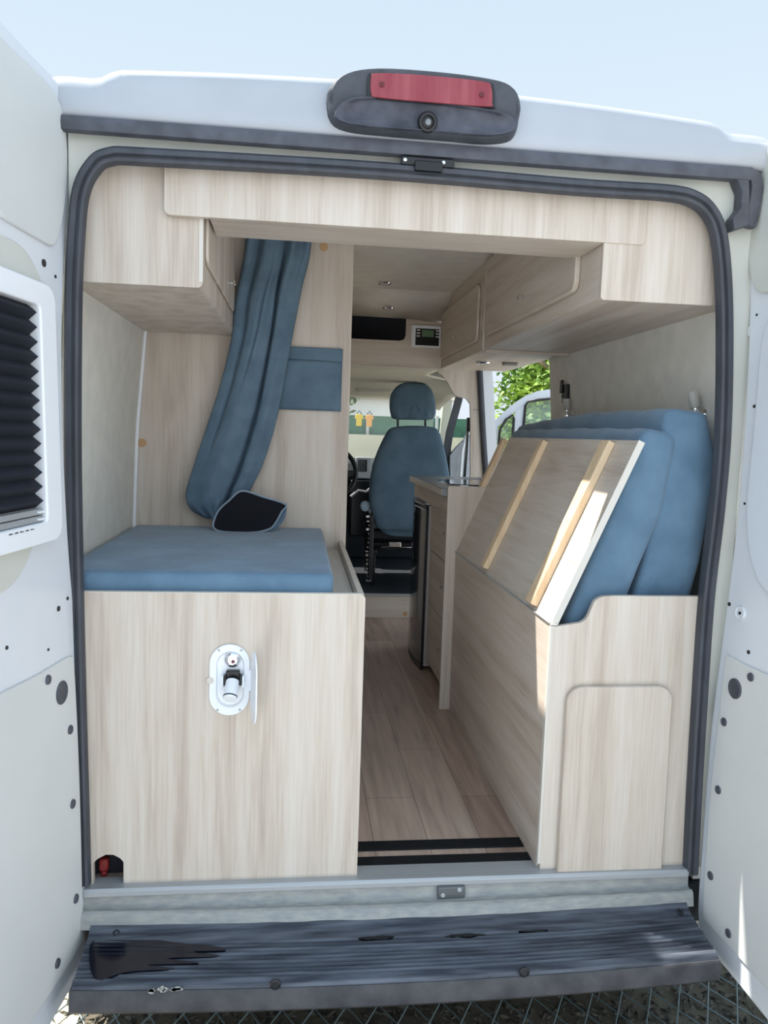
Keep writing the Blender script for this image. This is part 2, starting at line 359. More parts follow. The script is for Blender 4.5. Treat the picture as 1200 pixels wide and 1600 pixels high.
def splat(cx, cy, cz, w, h, nrm_y, seed, n=12):
    rnd = random.Random(seed); m = MB()
    for k in range(n):
        x = cx + rnd.uniform(-w, w); z = cz + rnd.uniform(-h, h)*(1-abs(x-cx)/w*.6); r = rnd.uniform(.002, .007)
        pts = [(x+r*rnd.uniform(.5, 1.6)*cos(a), nrm_y, z+r*rnd.uniform(.3, .9)*sin(a)) for a in [2*pi*j/7 for j in range(7)]]
        m.slab(pts, V((0, -.0008, 0)))
    return m
p = at(255, 1552, 'Y', -.222)
build('bare_scrape', splat(p.x, -.2245+.03*(p.x/.8)**2-.0, p.z, .032, .007, -.2255+.03*(p.x/.8)**2-.0005, 3, 22), SCUFF, bu, label='pale scraped patch with bare plastic')
m = MB()
for k in range(22):                        # wet dark streaks pooled on the left of the tread
    pass
pts = smooth([(142, 1478), (180, 1472), (240, 1473), (285, 1479), (330, 1482), (352, 1488), (300, 1490), (345, 1496), (260, 1499), (310, 1505), (230, 1508), (272, 1513), (200, 1517), (148, 1526)], 4, True)
WET = plain('wet_black_plastic', (14, 18, 30), .12)
q = [at(x, y, 'Z', -.0865) for x, y in pts]
build('wet_patch', MB().slab([(p.x, p.y, -.0785-max(0, -p.y-.098)*.14) for p in q], V((0, 0, -.004))), WET, bu, label='glossy wet patch at the left end')

k = thing('floor_striker', 'small dull metal striker plate with two bolts in the middle of the rear sill', 'latch', tuple(at(704, 1395, 'Y', -.01)))
a = at(684, 1386, 'Y', -.012); b = at(726, 1402, 'Y', -.012)
build('striker_plate', MB().prism('Y', rr(a.x, b.x, b.z, a.z, .004), -.0165, -.004), plain('dull_steel', (112, 114, 116), .5, .5), k, .002)
for x, y in ((692, 1399), (718, 1390)):
    p = at(x, y, 'Y', -.0165); build('bolt', MB().lathe(p, (0, -1, .2), [(.0055, 0), (.0055, .002), (.003, .003), (0, .001)], 14), ALU, k)
# ================================================================== REAR DOORS
class Door:
    def __init__(s, hinge, ang, inward, lean):  # ang: swing past straight back; inward: +1 when the inside faces +X; lean: drift of X with height
        s.h = V(hinge); s.sg = inward; s.w = V((lean, 0, 1))
        s.d = V((-inward*sin(radians(ang)), -cos(radians(ang)), 0)); s.n = V((inward*cos(radians(ang)), -sin(radians(ang)), 0))
        s.n = s.d.cross(s.w).normalized(); s.n = s.n if s.n.x*inward > 0 else -s.n
    def uv(s, x, y): p = atp(x, y, s.h, s.n); return ((p-s.h-s.w*p.z).dot(s.d), p.z)
    def p(s, u, z, off=0): return s.h + s.d*u + s.w*z + s.n*off
    def slab(s, uvs, o0, o1): return MB().slab([s.p(u, z, o0) for u, z in uvs], s.n*(o1-o0))
DL = Door((-.768, 0, 0), 9, 1, -.022); DR = Door((.789, 0, 0), 4, -1, .024)
def door_plug(D, root, px, py, r, mat=RUBG, name='rubber_plug', label='dark round rubber plug', off=.0062, sz=1.0):
    u, z = D.uv(px, py); c = D.p(u, z, off)
    build(name, MB().lathe(c, D.n, [(r, -.003), (r, .002), (r*.88, .004), (r*.8, .0025), (r*.3, .002), (0, .002)], 22), mat, root, label=label)
def hole(D, root, px, py, r, off=.0015):
    u, z = D.uv(px, py); c = D.p(u, z, off)
    build('fixing_hole', MB().cyl(c-D.n*.002, c+D.n*.0006, r, 14), BLK, root, label='small dark hole')
# left
root = thing('rear_door', 'left white van door swung open, with pleated blind window and round plugs', 'van door', tuple(DL.p(.37, -.3)))
ol = [DL.uv(x, y) for x, y in ((0, 30), (50, 85), (80, 115), (98, 140), (109, 165), (113, 200), (113, 250), (109, 320), (102, 400), (98, 500), (98, 600), (101, 720), (107, 840), (114, 930), (122, 1030), (128, 1150), (132, 1300), (135, 1430), (134, 1480), (126, 1515), (104, 1558), (80, 1600))]
ol = smooth(ol, 3) + [(.3, -.335), (.68, -.36), (.73, -.34), (.75, -.29), (.76, .2), (.77, .9), (.75, 1.5), (.70, 1.82), (.66, 1.87), (.6, 1.885), (.3, 1.875)]
build('door_shell', DL.slab(ol, -.055, 0), WHITE, root, .006, 3)
up = [(.30, 1.84)] + [DL.uv(x, y) for x, y in ((0, 62), (48, 108), (78, 140), (95, 180), (101, 240), (99, 300), (93, 345), (84, 378), (76, 384), (60, 376), (0, 341))] + [(.30, 1.53)]
build('upper_panel', DL.slab(up[:1]+smooth(up[1:-1], 3)+up[-1:], -.002, .007), WHITE2, root, .003, 2, label='smooth pale panel above the window')
rc = [(.60, 1.46)] + smooth([DL.uv(x, y) for x, y in ((0, 368), (22, 378), (42, 398), (56, 425), (64, 460), (66, 600), (62, 760), (52, 840), (36, 885), (18, 912), (0, 926))], 3) + [(.60, .72)]
build('window_surround', DL.slab(rc, -.002, .004), CREAM, root, .002, 2, label='cream oval backing behind the window frame')
fo = [DL.uv(0, 424), DL.uv(40, 436), DL.uv(58, 450), DL.uv(66, 480), DL.uv(62, 700), DL.uv(56, 835), DL.uv(50, 852), DL.uv(40, 858), DL.uv(0, 862)]
zt = fo[0][1]; zb = fo[-1][1]; u0_ = min(u for u, z in fo)
wo = rr(u0_, .62, zb-.0, zt, .035, 6)
ui = DL.uv(45, 600)[0]; zi0 = DL.uv(38, 818)[1]; zi1 = DL.uv(44, 478)[1]
wi = rr(ui, .575, zi0, zi1, .012, 6)
build('window_frame', MB().ring([DL.p(u, z, .003) for u, z in wo], [DL.p(u, z, .003) for u, z in wi], DL.n*.027), WHITE3, root, .004, 3, label='white plastic window frame')
build('window_pane', DL.slab(wi, .004, .0055), FROST, root, label='pale glass behind the blind')
zb1 = DL.uv(40, 795)[1]; NP = 14; dz = (zi1-zb1)/NP; m = MB()
zz = []
for k in range(NP): zz += [(zi1-dz*k, .0065), (zi1-dz*(k+.5), .024)]
zz.append((zb1, .0065))
vs = []; 
for u in (ui+.004, .57): vs += [DL.p(u, z, o) for z, o in zz]
for u in (ui+.004, .57): vs += [DL.p(u, z, o-.0012) for z, o in zz]
K = len(zz)
m.add(vs, [(i, i+1, K+i+1, K+i) for i in range(K-1)] + [(2*K+i, 2*K+i+1, 3*K+i+1, 3*K+i) for i in range(K-1)] + [(i, i+1, 2*K+i+1, 2*K+i) for i in range(K-1)])
build('pleated_blind', m, plain('pleated_black_fabric', (26, 30, 42), .8), root, sm=False, label='black pleated blind')
z812 = DL.uv(38, 800)[1]
for z_0, z_1 in ((zb1-.001, zb1-(zb1-zi0)*.5+.001), (zb1-(zb1-zi0)*.5-.001, zi0+.001)):
    bar = build('blind_bar', DL.slab(rr(ui+.002, .572, z_1, z_0, .003, 3), .008, .022), ALU, root, .002, label='aluminium bottom bar of the blind')
    build('bar_grip', DL.slab(rr(ui+.006, ui+.028, z_1+.004, z_0-.004, .002, 3), .0222, .0265), WHITE3, bar)
m = MB(); u, z = DL.uv(30, 827); rnd = random.Random(2)
for k in range(5):
    uu = u + k*.020
    for q in range(4):
        w = .003; h = rnd.choice((.0018, .0026)); m.add(*(lambda s_: (s_.v, s_.f))(DL.slab([(uu+q*.0036, z), (uu+q*.0036+w*.8, z), (uu+q*.0036+w*.8, z+h), (uu+q*.0036, z+h)], .0302, .0306)))
build('printed_marks', m, BLK, root, label='row of tiny dark printed marks')
lp = smooth([DL.uv(x, y) for x, y in ((0, 1082), (60, 1052), (100, 1028), (108, 1026), (112, 1034), (117, 1120), (122, 1250), (125, 1380), (127, 1462), (120, 1482), (90, 1530), (62, 1572), (36, 1610))], 3) + [(.66, -.31), (.70, .2), (.70, .57)]
build('lower_panel', DL.slab(lp, -.002, .006), WHITE2, root, .003, 2, label='flat pale lower panel held by rubber plugs')
door_plug(DL, root, 92, 1082, .026, label='large dark round plug near the top corner of the lower panel')
for x, y in ((70, 1062), (105, 1140), (109, 1256), (114, 1404), (85, 1505)): door_plug(DL, root, x, y, .0105)
for x, y, r in ((68, 411, .008), (86, 432, .0035), (80, 583, .003), (90, 775, .003), (105, 935, .004), (91, 951, .006), (10, 1012, .004), (75, 1015, .003)): hole(DL, root, x, y, r)
# right
root = thing('rear_door', 'right white van door swung open, plain inside with round plugs', 'van door', tuple(DR.p(.37, -.3)))
orr = [DR.uv(x, y) for x, y in ((1200, 218), (1190, 235), (1179, 262), (1173, 300), (1171, 350), (1171, 420), (1170, 500), (1164, 640), (1152, 800), (1138, 920), (1125, 1020), (1112, 1120), (1103, 1220), (1096, 1320), (1090, 1400), (1090, 1435), (1096, 1462), (1112, 1488), (1150, 1535), (1200, 1597))]
orr = [(.3, 1.875)] + smooth(orr, 3) + [(.68, -.30), (.73, -.28), (.76, -.2), (.77, .9), (.75, 1.6), (.70, 1.84), (.64, 1.88)]
build('door_shell', DR.slab(orr, -.055, 0), WHITE, root, .006, 3)
up = [(.30, 1.85)] + smooth([DR.uv(x, y) for x, y in ((1200, 236), (1184, 262), (1178, 300), (1176, 350), (1176, 405), (1180, 440), (1190, 456), (1200, 458))], 3) + [(.30, 1.50)]
build('upper_panel', DR.slab(up, -.002, .012), CREAM, root, .004, 3, label='cream panel at the top of the door')
rc = [(.60, 1.40)] + smooth([DR.uv(x, y) for x, y in ((1200, 505), (1190, 560), (1184, 640), (1176, 720), (1170, 790), (1172, 850), (1184, 900), (1200, 925))], 3) + [(.60, .72)]
build('pressed_panel', DR.slab(rc, -.002, .008), WHITE, root, .006, 3, label='raised pressed area in the middle of the door')
lp = smooth([DR.uv(x, y) for x, y in ((1200, 1053), (1165, 1037), (1144, 1026), (1136, 1030), (1127, 1110), (1114, 1224), (1106, 1330), (1101, 1425), (1106, 1440), (1150, 1488), (1200, 1543))], 3) + [(.66, -.24), (.70, .2), (.70, .60)]
build('lower_panel', DR.slab(lp, -.002, .006), WHITE2, root, .003, 2, label='flat pale lower panel held by rubber plugs')
door_plug(DR, root, 1152, 1076, .025, label='large dark round plug near the top corner of the lower panel')
for x, y in ((1177, 1058), (1135, 1128), (1126, 1234), (1114, 1368), (1142, 1458)): door_plug(DR, root, x, y, .0105)
door_plug(DR, root, 1158, 958, .018, WHITE, 'raised_ring', 'white pressed ring round a hole', .001)
for x, y, r in ((1183, 492, .003), (1179, 635, .004), (1175, 364, .002), (1164, 787, .003), (1140, 944, .005), (1158, 958, .004), (1170, 1019, .005)): hole(DR, root, x, y, r, .0045 if (x, y) == (1158, 958) else .0015)

hg = build('hinge', MB().box(.822, .834, .006, .028, at(1162, 525, 'Y', .02).z, at(1162, 508, 'Y', .02).z), WHITE, root, .003, label='small white hinge leaf')
build('hinge_pin', MB().cyl((.828, .004, at(1162, 560, 'Y', .02).z), (.828, .004, at(1162, 506, 'Y', .02).z), .006), WHITE, hg)
hg = build('hinge', MB().box(.815, .828, .006, .028, at(1112, 1122, 'Y', .02).z, at(1112, 1075, 'Y', .02).z), WHITE, root, .003, label='lower hinge leaf')
build('hinge_pin', MB().cyl((.812, .006, at(1112, 1122, 'Y', .02).z), (.812, .006, at(1112, 1100, 'Y', .02).z), .007), BLK, hg)

# ================================================================== ABOVE THE OPENING
bl = thing('brake_light', 'dusty black high brake light housing with red lens and camera on the roof edge', 'brake light', (0, 0, 1.78))
o = [at(x, y, 'Y', -.035) for x, y in ((514, 150), (518, 132), (532, 118), (560, 109), (610, 107), (700, 114), (770, 124), (800, 134), (812, 152), (814, 178), (808, 202), (795, 213), (760, 216), (700, 211), (600, 203), (545, 196), (520, 182))]
o = [V(p) for p in smooth([tuple(p) for p in o], 3, True)]
c = sum(o, V((0, 0, 0)))/len(o); m = MB(); n = len(o)
lay = [(o, 0.06, 1.02), (o, -.012, 1.02), (o, -.030, 1.0), (o, -.040, .965)]
for L_, dy, sc in lay: m.v += [V((c.x+(p.x-c.x)*sc, (dy-.0) + (.012 if p.z < c.z else 0), c.z+(p.z-c.z)*sc)) for p in L_]
m.f += [(j*n+i, j*n+(i+1) % n, (j+1)*n+(i+1) % n, (j+1)*n+i) for j in range(3) for i in range(n)] + [tuple(range(3*n, 4*n))]
m.f += [tuple(range(n))]
build('housing', m, HOUS, bl, ang=50)
rim = [at(x, y, 'Y', -.04) for x, y in ((524, 178), (535, 160), (565, 152), (640, 156), (740, 168), (790, 178), (806, 192), (800, 205), (760, 211), (680, 205), (580, 198), (535, 190))]
rim = [V(p) for p in smooth([tuple(p) for p in rim], 3, True)]; rc = sum(rim, V())/len(rim)
m = MB(); n = len(rim)
for sc, dy in ((1.01, -.030), (1.0, -.0425), (.955, -.0425), (.90, -.034), (.3, -.030)): m.v += [V((rc.x+(p.x-rc.x)*sc, dy, rc.z+(p.z-rc.z)*sc)) for p in rim]
m.f += [(j*n+i, j*n+(i+1) % n, (j+1)*n+(i+1) % n, (j+1)*n+i) for j in range(4) for i in range(n)] + [tuple(range(4*n, 5*n))]
build('camera_hood', m, plain('dusty_dark_plastic', (52, 54, 64), .6, c2=(82, 84, 94), vs=18), bl, ang=50, label='recessed lower face round the camera')
lens = smooth([tuple(at(x, y, 'Y', -.046)) for x, y in ((580, 120), (590, 114), (660, 117), (755, 127), (768, 137), (769, 160), (762, 166), (680, 160), (592, 152), (580, 146))], 4, True)
le = build('red_lens', MB().slab(lens, V((0, .012, 0))), RED, bl, .004, 3, label='red ribbed lens')
lo = [V(p) for p in lens]; lc = sum(lo, V())/len(lo)
build('lens_surround', MB().ring([lc+(p-lc)*1.05+V((0, .008, 0)) for p in lo], [lc+(p-lc)*1.0+V((0, .008, 0)) for p in lo], V((0, -.004, 0))), BLK, bl)
for x, y in ((597, 132), (753, 148)):
    p = at(x, y, 'Y', -.047); build('lens_screw', MB().lathe(p, (0, -1, 0), [(.0055, 0), (.0055, .002), (.003, .003), (0, .001)], 14), plain('dark_red_screw', (96, 34, 40), .4), le)
p = at(668, 191, 'Y', -.04); cm = build('camera', MB().lathe(p, (0, -1, -.35), [(.022, -.008), (.022, .004), (.019, .009), (.014, .010), (.012, .006), (.006, .008), (0, .010)], 28), BLK, bl, label='round black reversing camera')
build('camera_lens', MB().lathe(p+V((0, -.009, -.003)), (0, -1, -.35), [(.0075, 0), (.006, .003), (0, .005)], 20), plain('camera_glass', (120, 125, 130), .08, .4), cm)
lt = thing('door_striker', 'black latch striker plate bolted above the middle of the opening', 'latch', tuple(at(667, 262, 'Y', 0)))
a = at(627, 245, 'Y', -.004); b = at(709, 268, 'Y', -.004)
build('striker_plate', MB().prism('Y', rr(a.x, b.x, b.z+.006, a.z-.0, .003), -.012, .012), BLK, lt, .002)
build('striker_loop', MB().prism('Y', rr(a.x+.03, b.x-.028, b.z-.008, b.z+.014, .003), -.02, -.008), BLK2, lt, .002)
for dx in (.008, .096): build('bolt', MB().lathe((a.x+dx, -.012, a.z-.009), (0, -1, 0), [(.004, 0), (.004, .002), (0, .003)], 12), CHR, lt)
for i, (x, y) in enumerate(((612, 276), (720, 285))):
    p = at(x, y, 'Y', .02); k = thing('screw_hook', ('left' if i == 0 else 'right') + ' one of two tiny metal catches below the black striker plate', 'catch', tuple(p), 'metal catches under the seal')
    build('catch_arm', MB().tube([p+V((-.016, .0, .006)), p+V((-.008, -.004, .008)), p+V((.006, -.004, .004)), p+V((.014, 0, .006))], .0022, 8), CHR, k)
    for dx in (-.011, .010): build('catch_tip', MB().lathe(p+V((dx, -.004, .0065)), (0, 0, -1), [(.0045, -.003), (.0045, .003), (.003, .006), (.0, .016)], 12), CHR, k)

# ================================================================== BED BOX, LEFT
bb = thing('bed_box', 'pale wood bed box filling the left side of the opening', 'bed base', (-.44, .3, 0))
xl, xr = -.80, -.109
flp = [at(146, 1385, 'Y', .02).x, at(193, 1385, 'Y', .02).x]
sx0, sx1, sz0, sz1 = -.472, -.389, .434, .595
hole_ = rr(sx0, sx1, sz0, sz1, .0414, 10)
hatch = [(flp[1], .004), (flp[1], .060), (flp[1]-.008, .070), ((flp[0]+flp[1])/2+.012, .079), ((flp[0]+flp[1])/2-.006, .080), (flp[0]+.01, .070), (flp[0], .060), (flp[0], .004)]
outer = [(xr, .004)] + [(xr - .012 + .012*cos(a), .7125 + .012*sin(a)) for a in [pi/2*k/5 for k in range(6)]] + [(xl, .7245), (xl, .004)] + list(reversed(hatch))
# keyhole joins the fitting's cut-out to the outline
j = max(range(len(hole_)), key=lambda i: hole_[i][1]); hl = hole_[j:] + hole_[:j]
if sum((hl[i][0]*hl[(i+1) % len(hl)][1]-hl[(i+1) % len(hl)][0]*hl[i][1]) for i in range(len(hl))) > 0: hl = [hl[0]] + list(reversed(hl[1:]))
top = (hl[0][0], .7245)
i0 = 1 + 6
poly = outer[:i0] + [top] + hl + [hl[0]] + [top] + outer[i0:]
# Build the front as cells so the cut-outs stay clean
m = MB()
def cell(x0, x1, z0, z1): m.box(x0, x1, .02, .036, z0, z1)
m = MB().prism('Y', [p for p in outer if True], .0205, .0355)
fp = build('front_panel', m, WZ, bb, sm=False, label='wide front panel with a small arched cut-out at its foot')
build('panel_edging', MB().prism('Y', [(xl, .7245), (xr-.006, .7245), (xr-.006, .7262), (xl, .7262)], .020, .036), EDGE, bb)
build('side_panel', MB().box(-.126, -.111, .0365, .953, .0, .7235), WZ, bb, .001)
build('shade_board', MB().box(-.765, -.13, .075, .085, .001, .67), DARK, bb, label='dark board standing in for the shade inside the box')  # added board, coloured dark so the cut-out looks shaded inside
build('bed_base_board', MB().box(-.80, -.128, .04, .94, .68, .695), WY, bb)
rg = tag(build('storage_tub', MB().box(-.745, -.722, .052, .072, .016, .050).cyl((-.734, .062, .001), (-.734, .062, .018), .008), plain('dull_red_plastic', (120, 26, 24), .5), None, .006), 'red item glimpsed through the arched cut-out in the bed box', 'container')
# shower fitting
sh = thing('shower_fitting', 'white oval outdoor shower socket with its lid open on the bed box', 'shower', (-.43, .02, .427))
fo = rr(-.478, -.383, .427, .602, .0475, 12)
fi = rr(-.461, -.397, .448, .584, .032, 12)
m = MB().ring([(x, .0205, z) for x, z in fo], [(x, .0205, z) for x, z in fi], V((0, -.006, 0)))
fl = build('flange', m, WHITE3, sh, .0015)
def shrink(p, s, y): return [(-.429+(x+.429)*s, y, .516+(z-.516)*s) for x, z in p]
m = MB(); N_ = len(fi)
for s_, y in ((1, .0145), (.97, .0165), (.93, .0195), (.6, .0203), (.05, .0203)): m.v += [V(p) for p in shrink(fi, s_, y)]
m.f += [(j*N_+i, j*N_+(i+1) % N_, (j+1)*N_+(i+1) % N_, (j+1)*N_+i) for j in range(4) for i in range(N_)]
build('recess', m, WHITE3, sh)
for x, z in ((-.456, .588), (-.404, .588), (-.458, .441), (-.405, .441)): build('screw', MB().lathe((x, .0148, z), (0, -1, 0), [(.0035, 0), (.003, .0012), (0, .001)], 12), ALU, fl)
build('thumb_notch', MB().cyl((-.4755, .0142, .514), (-.4755, .0140, .514), .0085), EDGE, fl)
p = V((-.424, .019, .565)); kn = build('mixer_knob', MB().lathe(p, (0, -1, 0), [(.0195, 0), (.0195, .003), (.017, .008), (.011, .011), (.005, .0115), (0, .0115)], 28), CHR, sh, label='round chrome mixer tap')
build('tap_centre', MB().lathe(p+V((.002, -.0114, -.003)), (0, -1, 0), [(.0045, 0), (.004, .0015), (0, .002)], 14), plain('dark_red_spot', (110, 50, 60), .4), kn)
hd = build('shower_head', MB().cyl((-.422, .004, .517), (-.425, -.026, .487), .0155, 28, .0165), WHITE3, sh, .002, label='stubby white shower head')
build('nozzle_face', MB().cyl((-.4251, -.0262, .4868), (-.4254, -.030, .4832), .0165, 28, .0155), WHITE3, hd, .001)
build('head_seam', MB().cyl((-.4249, -.0245, .4885), (-.4251, -.0265, .4865), .0169, 28), BLK, hd)
build('head_holder', MB().box(-.438, -.406, .006, .0195, .516, .540).box(-.443, -.437, .0, .0195, .505, .530).box(-.407, -.401, .0, .0195, .505, .530), BLK2, sh, .002, label='black holder behind the shower head')
build('head_cradle', MB().box(-.450, -.4435, .002, .0195, .498, .528), WHITE3, sh, .002); build('head_cradle', MB().box(-.4005, -.394, .002, .0195, .498, .528), WHITE3, sh, .002)
lid_o = rr(0, .092, .427, .597, .046, 12); dirn = V((.017, -.088, 0)).normalized(); nl = V((dirn.y, -dirn.x, 0))
m = MB().slab([V((-.381, .012, 0)) + dirn*u + V((0, 0, z)) for u, z in lid_o], nl*-.004)
build('lid', m, WHITE3, sh, .0015, label='thin oval lid hinged open sideways')
build('lid_hinge', MB().box(-.385, -.378, .008, .0205, .49, .54), WHITE3, sh, .001)

ma = build('mattress', MB().prism('X', rr(.040, .944, .697, .771, .016, 5), -.838, -.186), BLUE, None, .014, 4)
tag(ma, 'flat blue suede mattress lying on the bed box at left', 'mattress')

# ================================================================== WARDROBE PARTITION, CURTAIN, POCKET
wr = thing('partition', 'tall pale wood partition wall of the washroom behind the bed', 'partition', (-.45, .96, 0))
build('rear_panel', MB().box(-.84, -.1, .955, .97, .0, 1.80), WZ, wr)
build('aisle_panel', MB().box(-.115, -.1, .9705, 2.74, .0, 1.80), WZ, wr)
for x, y in ((506, 386), (222, 692)):
    p = at(x, y, 'Y', .955); build('screw_cap', MB().lathe((p.x, .955, p.z), (0, -1, 0), [(.015, 0), (.015, .0015), (.012, .002), (0, .002)], 24), COPP, wr, label='round tan screw cap')
pk = thing('hanging_pocket', 'blue fabric wall pocket half hidden behind the curtain', 'wall pocket', (-.25, .95, 1.19))
p0 = at(424, 640, 'Y', .95); p1 = at(535, 546, 'Y', .95); pz = at(535, 643, 'Y', .95)
def pock(u, v):
    x = -.43 + (p1.x+.43)*u; z = pz.z + (p1.z-.045-pz.z)*v
    return V((x, .944 - .014*sin(pi*u)*(v)**.5 - .006*math.exp(-((u-.55-.1*(v-.5))/.05)**2)*sin(pi*v), z))
build('back_cloth', MB().box(-.43, p1.x, .9455, .9545, pz.z, p1.z), BLUE2, pk, .002)
build('pouch', MB().grid(pock, 30, 14), BLUE2, pk, solid=.002)
build('top_flap', MB().box(-.43, p1.x+.001, .938, .9455, p1.z-.045, p1.z+.001), BLUE2, pk, .003)

cu = thing('curtain', 'long blue curtain gathered and pulled aside over the bed', 'curtain', (-.45, .85, .77))
Lp = smooth([(384, 366), (378, 410), (366, 470), (360, 530), (343, 600), (322, 665), (302, 725), (289, 768), (290, 785), (298, 800), (318, 812)], 8)
Rp = smooth([(487, 368), (483, 400), (473, 440), (461, 500), (448, 570), (437, 630), (425, 680), (408, 730), (392, 762), (380, 785), (362, 812)], 8)
def cloth(u, v):
    k = v*(len(Lp)-1); i = min(len(Lp)-2, int(k)); t = k-i
    l = [Lp[i][c]*(1-t)+Lp[i+1][c]*t for c in (0, 1)]; r = [Rp[i][c]*(1-t)+Rp[i+1][c]*t for c in (0, 1)]
    x = l[0]*(1-u)+r[0]*u; y = l[1]*(1-u)+r[1]*u
    env = max(0, sin(pi*u))**.5
    taper = 1-.45*v
    tp = max(0, 1-v/.45); g = lambda c, w: math.exp(-((u-c)/w)**2)
    f = (.017*sin(u*pi*6.0+.8) + .010*sin(u*27+v*6))*tp*env
    f += .030*g(.36+.05*v, .26)*(.25+v)*env                      # broad belly of the main fold
    f -= .034*g(.60+.10*min(1, v*2)-.04*v, .026+.01*v)*min(1, v*6)       # deep crease
    f += .022*g(.83, .11)*(.5+.5*v)
    f -= .014*g(.20-.05*v, .035)*max(0, sin(pi*min(1, v*1.6)))            # soft crease on the left
    f -= .016*g(.50-.35*v, .03)*max(0, 1-abs(v-.22)/.22)
    w = max(0, (v-.80)/.20)
    f += (.016*sin(u*17+v*20) + .008*sin(u*31-v*9))*w*env - .03*w*w*(1-u)
    f += .005*noise.noise(V((u*4, v*8, 1)))
    Y = .912 - .016 - f - .016*env
    P_ = at(x, y, 'Y', .86); return V((P_.x, Y, P_.z))
build('cloth', MB().grid(cloth, 110, 120), BLUE2, cu, solid=.003, ang=180)
def back(u, v):
    q = cloth(u, v); return V((q.x, .938, q.z))
build('rear_fold', MB().grid(back, 20, 30), BLUE2, cu, solid=.003)
p = at(345, 366, 'Y', .86); q = at(500, 373, 'Y', .86)
m = MB()
for k in range(6):
    x = at(462, 380, 'Y', .80).x + k*.0055; m.tube([(x, .80, 1.765), (x+.002, .795, 1.75), (x-.001, .797, 1.735)], .002, 6)
build('gathering_tape', m, PIPE, cu, label='pale gathering tape loops at the top')
pad = smooth([(378, 767), (410, 776), (446, 788), (440, 800), (430, 818), (420, 827), (395, 832), (350, 831), (335, 826), (334, 815), (342, 797), (358, 782)], 4, True)
c_ = [at(x, y, 'Y', .80) for x, y in pad]
build('lining', MB().slab([(p.x, .80, p.z) for p in c_], V((0, .012, 0))), NAVY, cu, label='black lining of the turned-back curtain end')
pp = [V((p.x, .799, p.z)) for p in c_]
build('piping', MB().tube(pp, .0032, 8, True), PIPE, cu, label='grey piping round the black lining')
flap = smooth([(446, 788), (448, 795), (444, 812), (432, 826), (420, 829), (432, 812)], 3, True)
build('side_fold', MB().slab([tuple(at(x, y, 'Y', .815)) for x, y in flap], V((0, .03, 0))), BLUE2, cu)
rl = thing('curtain_rail', 'thin white curtain rail under the rear overhead shelf', 'rail', (-.3, .86, 1.77))
build('rail', MB().box(-.5, -.1, .845, .87, 1.778, 1.795), WHITE3, rl, .002)

# ================================================================== OVERHEAD UNITS
fz0 = at(600, 357, 'Y', .045).z
sf = thing('overhead_shelf', 'long pale wood overhead shelf spanning the top of the opening', 'shelf', (-.02, .1, fz0))
fp = [at(x, y, 'Y', .045) for x, y in ((256, 330), (1008, 388))]
poly = rr(fp[0].x, fp[1].x, fz0, 1.735, (.014, .014, 0, 0), 6)
build('fascia', MB().prism('Y', poly, .045, .061), WZ, sf, .0012, label='front board with rounded lower corners')
bk = [at(345, 345, 'Z', fz0), at(375, 367, 'Z', fz0), at(905, 388, 'Z', fz0)]
build('bottom_board', MB().box(-.492, .448, .0612, .20, fz0-.0, fz0+.016), WX, sf)
build('back_board', MB().box(-.492, .448, .2002, .216, fz0-.0, 1.80), WX, sf)

def knob(root, p, d, nm='knob'):
    d = V(d)
    return build(nm, MB().lathe(p, d, [(.007, 0), (.007, .002), (.0035, .004), (.0035, .011), (.009, .014), (.010, .018), (.007, .021), (0, .022)], 20), CHR, root, label='small chrome knob')
lc = thing('overhead_cupboard', 'pale wood overhead cupboard above the bed at left', 'cupboard', (-.65, .5, 1.437))
build('carcass', MB().prism('Y', rr(-.83, -.508, 1.437, 1.80, (.0, .012, 0, 0)), .064, .95), WZ, lc, .001)
dpoly = rr(.10, .85, 1.50, 1.78, (.03, .03, .0, .0), 6)
dd = build('door', MB().prism('X', dpoly, -.5075, -.499), WZ, lc, .004, 3, label='flap door facing the aisle')
knob(dd, (-.4992, .63, 1.556), (1, 0, 0))
build('front_edging', MB().box(-.516, -.507, .062, .066, 1.45, 1.79), EDGE, lc)

rc1 = thing('overhead_cupboard', 'nearer pale wood overhead cupboard on the right, above the blue cushions', 'cupboard', (.63, .65, 1.457), 'right overhead cupboards')
rcx = .450
build('carcass', MB().prism('Y', [(rcx, 1.463), (.83, 1.463), (.83, 1.80), (rcx, 1.80)], .064, 1.248), WY, rc1, .001)
build('end_panel', MB().prism('Y', [(rcx-.002, 1.463), (rcx+.004, 1.457), (.825, 1.457), (.825, 1.80), (rcx-.002, 1.80)], .048, .0635), WZ, rc1, .001)
dd = build('door', MB().prism('X', rr(.20, 1.20, 1.505, 1.80, (.035, .035, 0, 0), 7), rcx-.016, rcx-.0005), WY, rc1, .004, 3, label='large flap door facing the aisle')
pk_ = at(818, 464, 'X', rcx-.016); knob(dd, pk_, (-1, 0, 0))
build('lower_lip', MB().box(rcx+.01, .80, 1.245, 1.262, 1.452, 1.4628), WX, rc1)
rc2 = thing('overhead_cupboard', 'farther pale wood overhead cupboard on the right with two downlights under it', 'cupboard', (.63, 1.7, 1.463), 'right overhead cupboards')
build('carcass', MB().prism('Z', [(rcx, 1.2495), (.80, 1.2495), (.80, 2.0), (.80, 2.19), (rcx, 2.19)], 1.463, 1.812), WY, rc2, .001)
dd = build('door', MB().prism('X', rr(1.34, 2.16, 1.505, 1.74, (.035, .035, .035, .035), 7), rcx-.012, rcx-.0005), WY, rc2, .005, 3, label='smaller flap door facing the aisle')
pk_ = at(715, 526, 'X', rcx-.012); knob(dd, pk_, (-1, 0, 0))
build('joint_edging', MB().box(rcx-.006, rcx-.0005, 1.2485, 1.2535, 1.465, 1.80), EDGE, rc2)

